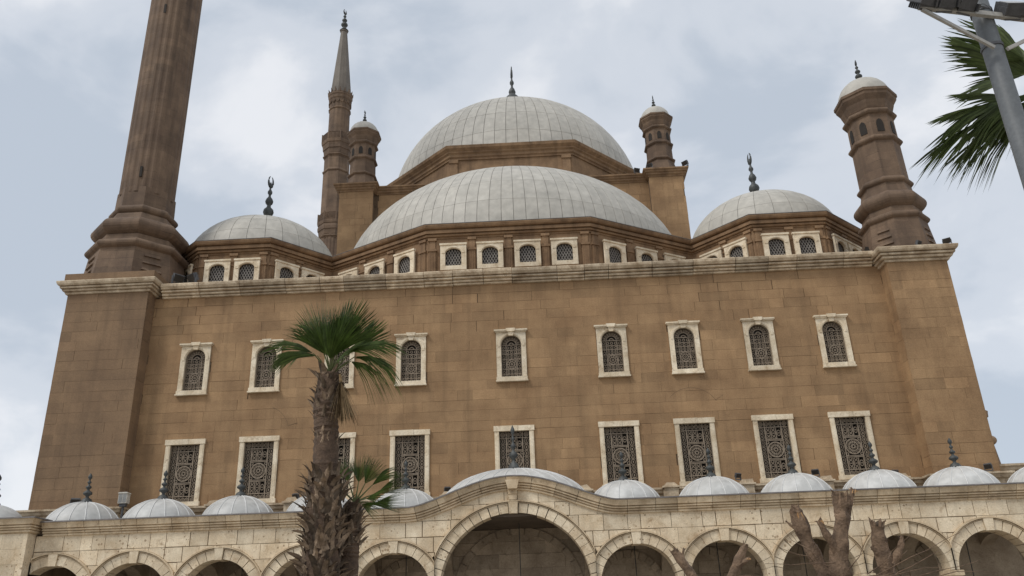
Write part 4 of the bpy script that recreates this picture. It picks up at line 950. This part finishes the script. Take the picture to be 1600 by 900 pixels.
for s in range(4):
    R = random.Random(s + 40); mb = MB(); L_ = 1.0; st = []
    for t in (0, .3, .6, .85, 1.0):
        wd = (.34 * (1 - t) ** .6 + .10) * R.uniform(.85, 1.1) if t < 1 else .02; bend = .55 * t * t + R.uniform(-.03, .03); st.append((wd, bend, t))
    v = []; f = []
    for wd, bend, t in st:
        for sx, th in ((-1, .0), (0, .10 * (1 - t) + .02), (1, .0)): v.append((sx * wd * .5 + R.uniform(-.015, .015), -(bend + th), t * L_ * .9))
    for k in range(len(st) - 1):
        for s2 in (0, 1): q = k * 3 + s2; f.append((q, q + 1, q + 4, q + 3))
    mb.add(v, f, R.uniform(.2, .8)); BOOT.append([mb])
def boots(root, c, z0, z1, r0, r1, rows, per, size, seed, tilt=(.1, .5), name='leaf_boot', limit=300):
    R = random.Random(seed); meshes = []
    for b in BOOT:
        for tn in (.1, .5, .95):
            m_ = MB(); m_.v = list(b[0].v); m_.f = list(b[0].f); m_.mi = list(b[0].mi); m_.t = [tn] * len(m_.v); meshes.append(m_.mesh(name, 'boot'))
    for j in range(rows):
        z = z0 + (z1 - z0) * j / max(1, rows - 1); r = r0 + (r1 - r0) * j / max(1, rows - 1)
        for k in range(per):
            a = 2 * PI * (k + .5 * (j % 2)) / per + R.uniform(-.25, .25)
            if math.sin(a) > .55: continue        # far side of the trunk is never in view
            s = size * R.uniform(.65, 1.35)
            o = place(name, R.choice(meshes), root, (c[0] + r * math.cos(a), c[1] + r * math.sin(a), z + R.uniform(-.06, .06)), (R.uniform(*tilt), R.uniform(-.55, .55), a + PI / 2)); o.scale = (s, s, s)
pa = thing('palm_tree', 'large fan palm with shaggy trunk standing in front of the mosque facade', 'palm', (-3.08, -25, 0), 'palms')
c0 = (-3.08, -25.0)
palm_trunk(pa, [(-3.08, -25, 0), (-3.1, -25, 3.0), (-3.12, -25, 4.6), (-3.13, -25, 4.75), (-3.14, -25, 5.6), (-3.2, -25, 6.2), (-3.14, -25, 6.95)], [.42, .36, .34, .27, .245, .25, .22], seed=2)
boots(pa, (-3.10, -25), 2.3, 4.70, .36, .34, 17, 18, .31, 5, tilt=(-.35, .75))
boots(pa, (-3.19, -25), 5.95, 6.85, .23, .17, 8, 11, .27, 6, tilt=(-.25, .35))
boots(pa, (-3.14, -25), 5.45, 5.58, .24, .24, 2, 11, .17, 8, tilt=(-.2, .3))
CR = (-3.12, -25.0, 6.93)
F1 = [fan_mesh('frond', 1.2, 34, .56, .0, .15, 'frond', 1, fuse=.42), fan_mesh('frond', 1.1, 30, .50, .30, .9, 'frond', 2, fuse=.40), fan_mesh('frond', 1.0, 30, .55, .45, 1.5, 'frond', 3, fuse=.38)]
F1.append(fan_mesh('frond', 1.05, 40, .85, .05, .30, 'frond', 6, fuse=.5))
#       stalk dir          blade dir          stalk mesh roll scale
dirs = [((-.22, -.2, 1.0), (-.24, .0, 1), .62, 0, .15, 1.0), ((.30, -.15, .95), (.34, .0, .95), .66, 0, -.15, 1.0), ((.05, .1, 1.0), (.06, .1, 1), .62, 0, 0, .95), ((-.55, -.1, .7), (-.9, -.1, .62), .62, 1, .35, 1.0), ((-.5, -.2, .65), (-.8, -.2, .1), .58, 1, .3, .85),
        ((.62, -.05, .72), (1, -.05, .42), .74, 1, -.35, .95), ((.7, -.15, .5), (1, -.1, -.02), .66, 2, -.3, 1.0), ((.45, -.3, .65), (.75, -.2, .2), .58, 1, -.3, .9), ((-.35, .3, .85), (-.45, .2, .9), .62, 0, .3, .95), ((.5, .3, .8), (.6, .2, .75), .66, 0, -.3, .95),
        ((.6, -.2, .35), (.75, -.2, -.25), .55, 2, -.2, .85), ((.12, -.35, .75), (.15, -.3, .6), .50, 1, 0, .85), ((-.2, -.35, .75), (-.3, -.3, .55), .48, 1, .15, .85), ((-.05, -.2, 1), (-.06, -.1, 1), .5, 0, .3, .8), ((.2, -.3, .95), (.3, -.2, .9), .45, 0, .2, .8), ((-.6, .1, .75), (-.95, .1, .3), .6, 1, .3, .9), ((-.4, -.3, .6), (-.6, -.3, .15), .5, 1, .3, .85), ((.55, .1, .5), (.8, .1, .1), .6, 1, -.5, .9), ((-.10, -.45, .8), (-.12, -.25, .95), .42, 3, .1, .95), ((.22, -.45, .75), (.3, -.25, .85), .44, 3, -.1, .95), ((.05, -.5, .6), (.1, -.35, .55), .36, 3, 0, .8), ((.3, .2, .9), (.35, .15, .9), .62, 3, -.2, 1.0), ((-.25, .2, .9), (-.3, .15, .9), .58, 3, .2, 1.0), ((.35, -.5, .45), (.45, -.4, .15), .42, 3, -.2, .8)]
for d, bl, pt, k, rl_, sc_ in dirs: add_frond(pa, CR, d, pt, F1[k], rl_, sc_ * .95, nrm=(-bl[0] * .3, -1, .35 + .5 * (k > 0)), blade=bl)
DF = fan_mesh('frond', 1.05, 30, .22, .02, .05, 'straw', 9, fuse=.22)
for d, rl_ in (((.10, -.15, -1.0), .3), ((.24, -.1, -1.0), -.4), ((.02, -.2, -1.0), -.2), ((.18, -.2, -1.0), .8), ((.34, -.1, -1.0), .2)): o = add_frond(pa, (-2.88, -25.16, 6.88), d, .16, DF, rl_, .95, 'straw', 0, nrm=(.2, -1, .1)); o['label'] = 'dry straw coloured dead frond hanging down'
pb = thing('palm_tree', 'small palm with short green crown pressed against the large palm trunk', 'palm', (-2.72, -24.5, 0), 'palms')
palm_trunk(pb, [(-2.72, -24.5, 0), (-2.72, -24.5, 3.2), (-2.70, -24.5, 4.0), (-2.62, -24.5, 4.3)], [.26, .23, .24, .14], seed=4)
boots(pb, (-2.70, -24.5), 3.45, 4.1, .22, .22, 6, 13, .25, 12, tilt=(-.2, .5))
CB = (-2.60, -24.5, 4.3); F2 = [fan_mesh('frond', .66, 30, .62, .05, .3, 'frond', 21), fan_mesh('frond', .70, 26, .42, .3, .5, 'frond', 22)]
for d, pt, k, rl_ in [((.45, -.1, .85), .42, 0, .3), ((.95, -.1, .42), .5, 1, .5), ((.9, -.2, .0), .40, 1, .6), ((.1, .1, 1), .42, 0, 0), ((-.35, .2, .9), .5, 0, 0), ((.7, -.4, .2), .3, 0, -.3), ((.6, .2, .7), .5, 1, 0), ((-.8, .1, .75), .55, 1, .3), ((.5, -.6, -.1), .3, 1, 0)]: add_frond(pb, CB, d, pt, F2[k], rl_, .95, nrm=(-d[0] * .4, -1, .6))
pc_ = thing('palm_tree', 'tall fan palm at upper right edge, its drooping fronds behind the light mast', 'palm', (10.4, -30, 0), 'palms')
palm_trunk(pc_, [(10.4, -30, 0), (10.4, -30, 5), (10.35, -30, 9.9)], [.32, .26, .24], seed=7)
boots(pc_, (10.35, -30), 8.8, 9.8, .25, .2, 6, 9, .3, 15, tilt=(-.4, .1))
CC = (10.35, -30, 10.05); F3 = [fan_mesh('frond', 1.25, 46, .85, .10, .35, 'frond2', 31), fan_mesh('frond', 1.25, 46, .40, .30, .55, 'frond2', 32, fuse=.42)]
for base, tip, k, rl_, sc_ in [((9.75, -30.0, 10.15), (8.55, -30.2, 10.85), 0, .2, 1.15), ((9.55, -30.0, 9.50), (7.60, -30.2, 8.90), 1, .35, 1.42), ((9.6, -30.1, 9.62), (7.9, -30.2, 9.35), 1, .55, 1.25), ((9.75, -29.9, 9.75), (8.4, -29.9, 9.9), 0, .3, .95), ((9.7, -29.6, 9.9), (8.6, -29.5, 9.75), 0, .5, 1.05), ((9.9, -30.2, 9.55), (8.3, -30.4, 9.1), 1, .4, 1.15), ((10.0, -29.8, 10.6), (9.2, -29.7, 11.5), 0, 0, 1.1), ((10.2, -29.7, 10.3), (9.7, -29.6, 11.3), 0, .3, 1.1), ((10.0, -29.5, 9.7), (9.0, -29.3, 9.3), 1, .2, 1.2), ((10.25, -30.3, 9.6), (9.7, -30.6, 9.3), 0, .1, .95),
                               ((10.8, -30.0, 10.6), (11.8, -30, 11.4), 0, 0, 1.1), ((10.9, -30.2, 9.9), (12.2, -30.3, 9.5), 1, 0, 1.1), ((10.35, -30.6, 10.3), (10.2, -31.5, 10.4), 0, 0, 1.1), ((10.3, -29.4, 10.6), (10.2, -28.6, 11.1), 0, 0, 1.1), ((10.2, -30.4, 9.4), (9.9, -31.0, 8.5), 1, 0, 1.0)]:
    b_, t_ = Vector(base), Vector(tip); dd = b_ - Vector(CC)
    add_frond(pc_, CC, dd, dd.length, F3[k], rl_, sc_, sag=0, nrm=(-.2, -1, .5), blade=tuple(t_ - b_))
# ================================================================== broken pollarded trees
def limb(root, pts, radii, seed, torn='freshwood', jag=.14, n=14):
    R = random.Random(seed); mb = MB(); P = [Vector(p) for p in pts]; pp = []; rr = []; S_ = 7; radii = [q * .64 for q in radii]
    for i in range((len(P) - 1) * S_ + 1):
        t = i / S_; k = min(int(t), len(P) - 2); f = t - k; f2 = f
        pp.append(P[k].lerp(P[k + 1], f2)); rr.append((radii[k] * (1 - f) + radii[k + 1] * f) * (1 + .10 * math.sin(i * 1.1 + seed) * (i > 0) + R.uniform(-.05, .05)))
    mb.tube(pp, rr, n, cap=False)
    # irregular bark surface
    vv = mb.v
    for i in range(len(vv)):
        k = i // n; c = pp[k]; off = Vector(vv[i]) - c; a = (i % n) / n * 2 * PI
        vv[i] = tuple(c + off * (1 + .10 * math.sin(2 * a + seed + k * .25) + .08 * math.sin(5 * a + k * .5) + .05 * math.sin(9 * a + k * .9 + seed)))
    o = mb.build('limb', 'bark', root, smooth=50)
    # torn top: the rim breaks off at uneven heights, a hollow of splintered wood inside
    d = (P[-1] - P[-2]).normalized(); r = rr[-1]; a1 = d.cross(Vector((0, 1, 0))).normalized(); a2 = d.cross(a1)
    rim = []; tp = MB(); ph = R.uniform(0, 6)
    hs = [jag * (.55 + .55 * math.sin(2 * PI * k / n + ph) + R.choice((-.25, 0, 0, .5)) * R.random()) for k in range(n)]
    last = [Vector(mb.v[len(mb.v) - n + k]) for k in range(n)]
    bk = MB(); v = [tuple(p) for p in last] + [tuple(last[k] + d * max(.0, hs[k]) + (last[k] - P[-1]) * R.uniform(-.25, .12)) for k in range(n)] + [tuple(P[-1] - d * r * .25)]
    bk.add(v, [(k, (k + 1) % n, n + (k + 1) % n, n + k) for k in range(n)]); bk.build('broken_rim', 'bark', o)
    tp.add(v, [(n + k, n + (k + 1) % n, 2 * n) for k in range(n)], .4)
    for k in range(4):
        an = R.uniform(0, 2 * PI); q = r * R.uniform(.1, .75); base = P[-1] + a1 * (q * math.cos(an)) + a2 * (q * math.sin(an)) - d * r * .4
        h = jag * R.uniform(.3, 1.1) + r * .4; lean = (a1 * math.cos(an) + a2 * math.sin(an)) * R.uniform(.0, .08); wd = r * R.uniform(.15, .3)
        tp.tube([base, base + d * h * .6 + lean * .4, base + d * h + lean], [wd, wd * .8, wd * .25], 5, tone=R.uniform(0, 1))
    pg = MB()
    for k in range(5 if r > .1 else 2):
        an = R.uniform(0, 2 * PI); q = a1 * math.cos(an) + a2 * math.sin(an); b0 = P[-1] + q * r * .6 - d * r * .8; l = jag * R.uniform(.5, 1.5)
        pg.tube([b0, b0 + d * (r + l * .5) + q * r * .2, b0 + d * (r + l) + q * R.uniform(.15, .8) * r + a1 * R.uniform(-.04, .04)], [r * R.uniform(.25, .42), r * .24, r * .05], 6)
    pg.build('splinter', 'bark', o)
    if torn == 'freshwood':
        for k in range(4):
            off = Vector((1, 0, 0)) * (r * R.uniform(-.75, .75)) + Vector((0, -1, 0)) * r * .82; l = r * R.uniform(1.2, 2.6)
            b0 = P[-1] + off * .97 + d * jag * .3
            tp.tube([b0, b0 - d * l * .5, b0 - d * l], [r * .20, r * .24, r * .05], 6, tone=R.uniform(0, 1))
    tp.build('torn_end', torn, o)
    return o
def twig(root, pts, r=.008):
    mb = MB(); mb.tube(pts, [r * (1 - .7 * i / (len(pts) - 1)) for i in range(len(pts))], 4); mb.build('twig', 'bark', root)
ty = -27.0
t1 = thing('broken_tree', 'pollarded grey tree with torn orange limb ends in front of the right arches', 'tree', (6.2, ty, 0), 'broken trees')
trm = MB(); trm.tube([(6.35, ty, 0), (6.32, ty, .8), (6.25, ty, 1.5), (6.22, ty, 1.75)], [.38, .30, .27, .16], 16); trm.build('trunk', 'bark', t1, smooth=50)
limb(t1, [(6.22, ty, 1.4), (6.18, ty, 2.2), (6.26, ty, 2.75), (6.42, ty - .02, 3.3), (6.48, ty, 3.62)], [.30, .265, .225, .20, .21], 3, 'deadwood', .10)
limb(t1, [(6.45, ty, 3.3), (6.58, ty - .03, 3.55), (6.68, ty - .03, 3.78)], [.11, .09, .07], 5, 'freshwood', .06, 10)
limb(t1, [(6.38, ty - .05, 3.35), (6.36, ty - .06, 3.7)], [.11, .10], 25, 'deadwood', .08, 10)
limb(t1, [(6.25, ty - .05, 2.75), (6.08, ty - .12, 3.05), (5.99, ty - .14, 3.28)], [.11, .10, .08], 6, 'freshwood', .05, 10)
limb(t1, [(6.15, ty + .05, 1.5), (6.02, ty + .1, 2.4), (5.82, ty + .12, 2.95), (5.70, ty + .12, 3.42)], [.24, .20, .165, .19], 7, 'freshwood', .14)
limb(t1, [(5.78, ty + .1, 3.0), (5.62, ty + .08, 3.2), (5.50, ty + .08, 3.32)], [.06, .045, .02], 8, 'deadwood', .03, 8)
limb(t1, [(6.4, ty, 1.5), (6.55, ty - .1, 1.9), (6.6, ty - .1, 2.3)], [.2, .15, .12], 17, 'deadwood', .05, 10)
t3 = thing('broken_tree', 'snapped grey trunk with splintered top in front of the fourth arch right of centre', 'tree', (7.05, ty, 0), 'broken trees')
trm = MB(); trm.tube([(7.05, ty, 0), (7.04, ty, 1.8)], [.24, .15], 14, cap=True); trm.build('trunk', 'bark', t3, smooth=50)
limb(t3, [(7.04, ty, 1.6), (7.02, ty, 2.4), (6.98, ty, 2.9), (7.0, ty, 3.16)], [.24, .20, .185, .17], 9, 'deadwood', .12)
limb(t3, [(7.12, ty - .04, 2.55), (7.28, ty - .08, 2.8), (7.34, ty - .08, 2.95)], [.10, .08, .06], 10, 'deadwood', .05, 9)
limb(t3, [(6.92, ty - .05, 2.7), (6.82, ty - .06, 2.82)], [.06, .05], 11, 'deadwood', .04, 8)
t2 = thing('broken_tree', 'low forked grey tree stump with two bare limbs in front of the second right arch', 'tree', (4.1, ty, 0), 'broken trees')
trm = MB(); trm.tube([(4.05, ty, 0), (4.0, ty, 1.2), (4.0, ty, 1.5)], [.34, .28, .24], 14); trm.build('trunk', 'bark', t2, smooth=50)
limb(t2, [(4.02, ty, 1.3), (3.95, ty, 2.1), (3.72, ty, 2.55), (3.53, ty, 2.84)], [.17, .14, .125, .105], 12, 'deadwood', .10)
limb(t2, [(3.6, ty, 2.75), (3.66, ty, 2.92)], [.05, .03], 13, 'deadwood', .03, 7)
limb(t2, [(4.05, ty, 1.3), (4.2, ty, 2.0), (4.48, ty, 2.55), (4.68, ty, 2.9)], [.18, .15, .13, .10], 14, 'deadwood', .08)
limb(t2, [(4.5, ty - .03, 2.6), (4.72, ty - .05, 2.72)], [.08, .05], 15, 'freshwood', .04, 8)
R = random.Random(55)
for (a, b, rt) in [((6.75, 2.35), (8.2, 3.0), t3), ((6.9, 2.3), (7.9, 2.75), t3), ((6.4, 2.35), (7.7, 2.45), t3), ((6.8, 2.2), (8.4, 2.55), t3), ((6.6, 2.4), (7.4, 3.0), t3), ((6.0, 2.55), (5.1, 2.95), t1), ((6.1, 2.6), (4.95, 2.62), t1), ((6.3, 2.45), (6.75, 3.05), t1), ((6.2, 2.3), (5.3, 3.15), t1), ((4.5, 2.45), (5.3, 2.3), t2), ((7.2, 2.35), (8.6, 2.35), t3), ((6.7, 2.25), (7.3, 2.75), t3)]:
    pts = [(a[0] + (b[0] - a[0]) * k / 5 + R.uniform(-.03, .03), ty - .2 + R.uniform(-.15, .15) + (-.2 * k / 5), a[1] + (b[1] - a[1]) * k / 5 + .06 * math.sin(PI * k / 5) * R.uniform(-1, 1)) for k in range(6)]; twig(rt, pts, .010)

# ================================================================== floodlight mast
ms = thing('light_mast', 'grey steel light mast with braced crossarm and floodlights at upper right corner', 'mast', (7.68, -32.5, 0))
mx0, my0 = 7.69, -32.5
q = MB(); q.lathe(mx0, my0, [(.16, 0), (.135, 4), (.125, 10.6), (.12, 10.9)], n=24); q.build('pole', 'steel', ms, smooth=40)
ad = Vector((1.70, .39, 0)).normalized(); ac = Vector((mx0, my0 - .17, 9.27))
def arm_box(mb, p, q_, w, h):
    p, q_ = Vector(p), Vector(q_); d = (q_ - p); l = d.length; d.normalize(); s = d.cross(Vector((0, 0, 1))).normalized(); u = s.cross(d)
    v = [pt + s * a * w + u * b * h for pt in (p, q_) for a, b in ((-1, -1), (1, -1), (1, 1), (-1, 1))]
    mb.add(v, [(0, 1, 5, 4), (1, 2, 6, 5), (2, 3, 7, 6), (3, 0, 4, 7), (0, 3, 2, 1), (4, 5, 6, 7)])
q = MB(); arm_box(q, ac - ad * 1.1, ac + ad * 1.1, .03, .035); q.build('crossarm', 'steel2', ms)
for s in (-1, 1): q = MB(); arm_box(q, ac + ad * s * 1.06 + Vector((0, 0, -.04)), ac + ad * s * .10 + Vector((0, 0, -.56)), .018, .024); q.build('brace', 'steel2', ms)
for z in (8.84, 9.44): q = MB(); q.lathe(mx0, my0, [(.128, z - .02), (.142, z - .02), (.142, z + .02), (.128, z + .02)], n=24, cap=False); q.build('clamp', 'lamp', ms)
for i, t in enumerate((-1.0, -.72, -.42, .34, .62, .9)):
    c = ac + ad * t + Vector((0, -.02, .11)); h = MB(); Mh = Matrix.Translation(c) @ Matrix.Rotation(math.atan2(ad.y, ad.x) + .15 * (-1) ** i, 4, 'Z') @ Matrix.Rotation(-.75, 4, 'X')
    h.prism([(-.13, -.12), (.13, -.12), (.16, .13), (-.16, .13)], -.10, .06)
    for k in range(6): h.box(-.11, .11, .06, .13, -.10 + .04 * k, -.085 + .04 * k)
    h.box(-.165, -.14, -.05, .05, -.16, .05); h.box(.14, .165, -.05, .05, -.16, .05)
    h.v = [tuple(Mh @ Vector(p)) for p in h.v]; ho = h.build('floodlight_head', 'lamp', ms)
    l = MB(); l.box(-.12, .12, -.106, -.10, -.10, .11); l.v = [tuple(Mh @ Vector(p)) for p in l.v]; l.build('lens', 'lampglass', ho)
cb_ = MB(); R = random.Random(8)
for k in range(5):
    p0 = ac + ad * R.uniform(-.9, .0) + Vector((0, -.03, .05)); p1 = Vector((mx0 + R.uniform(-.14, .0), my0 - .15, 9.42 + R.uniform(-.05, .05)))
    cb_.tube([p0.lerp(p1, t / 8) + Vector((0, -.02, (-.07 if k % 2 else .06) * math.sin(PI * t / 8))) for t in range(9)], .006, 4)
cb_.build('cable', 'lamp', ms)
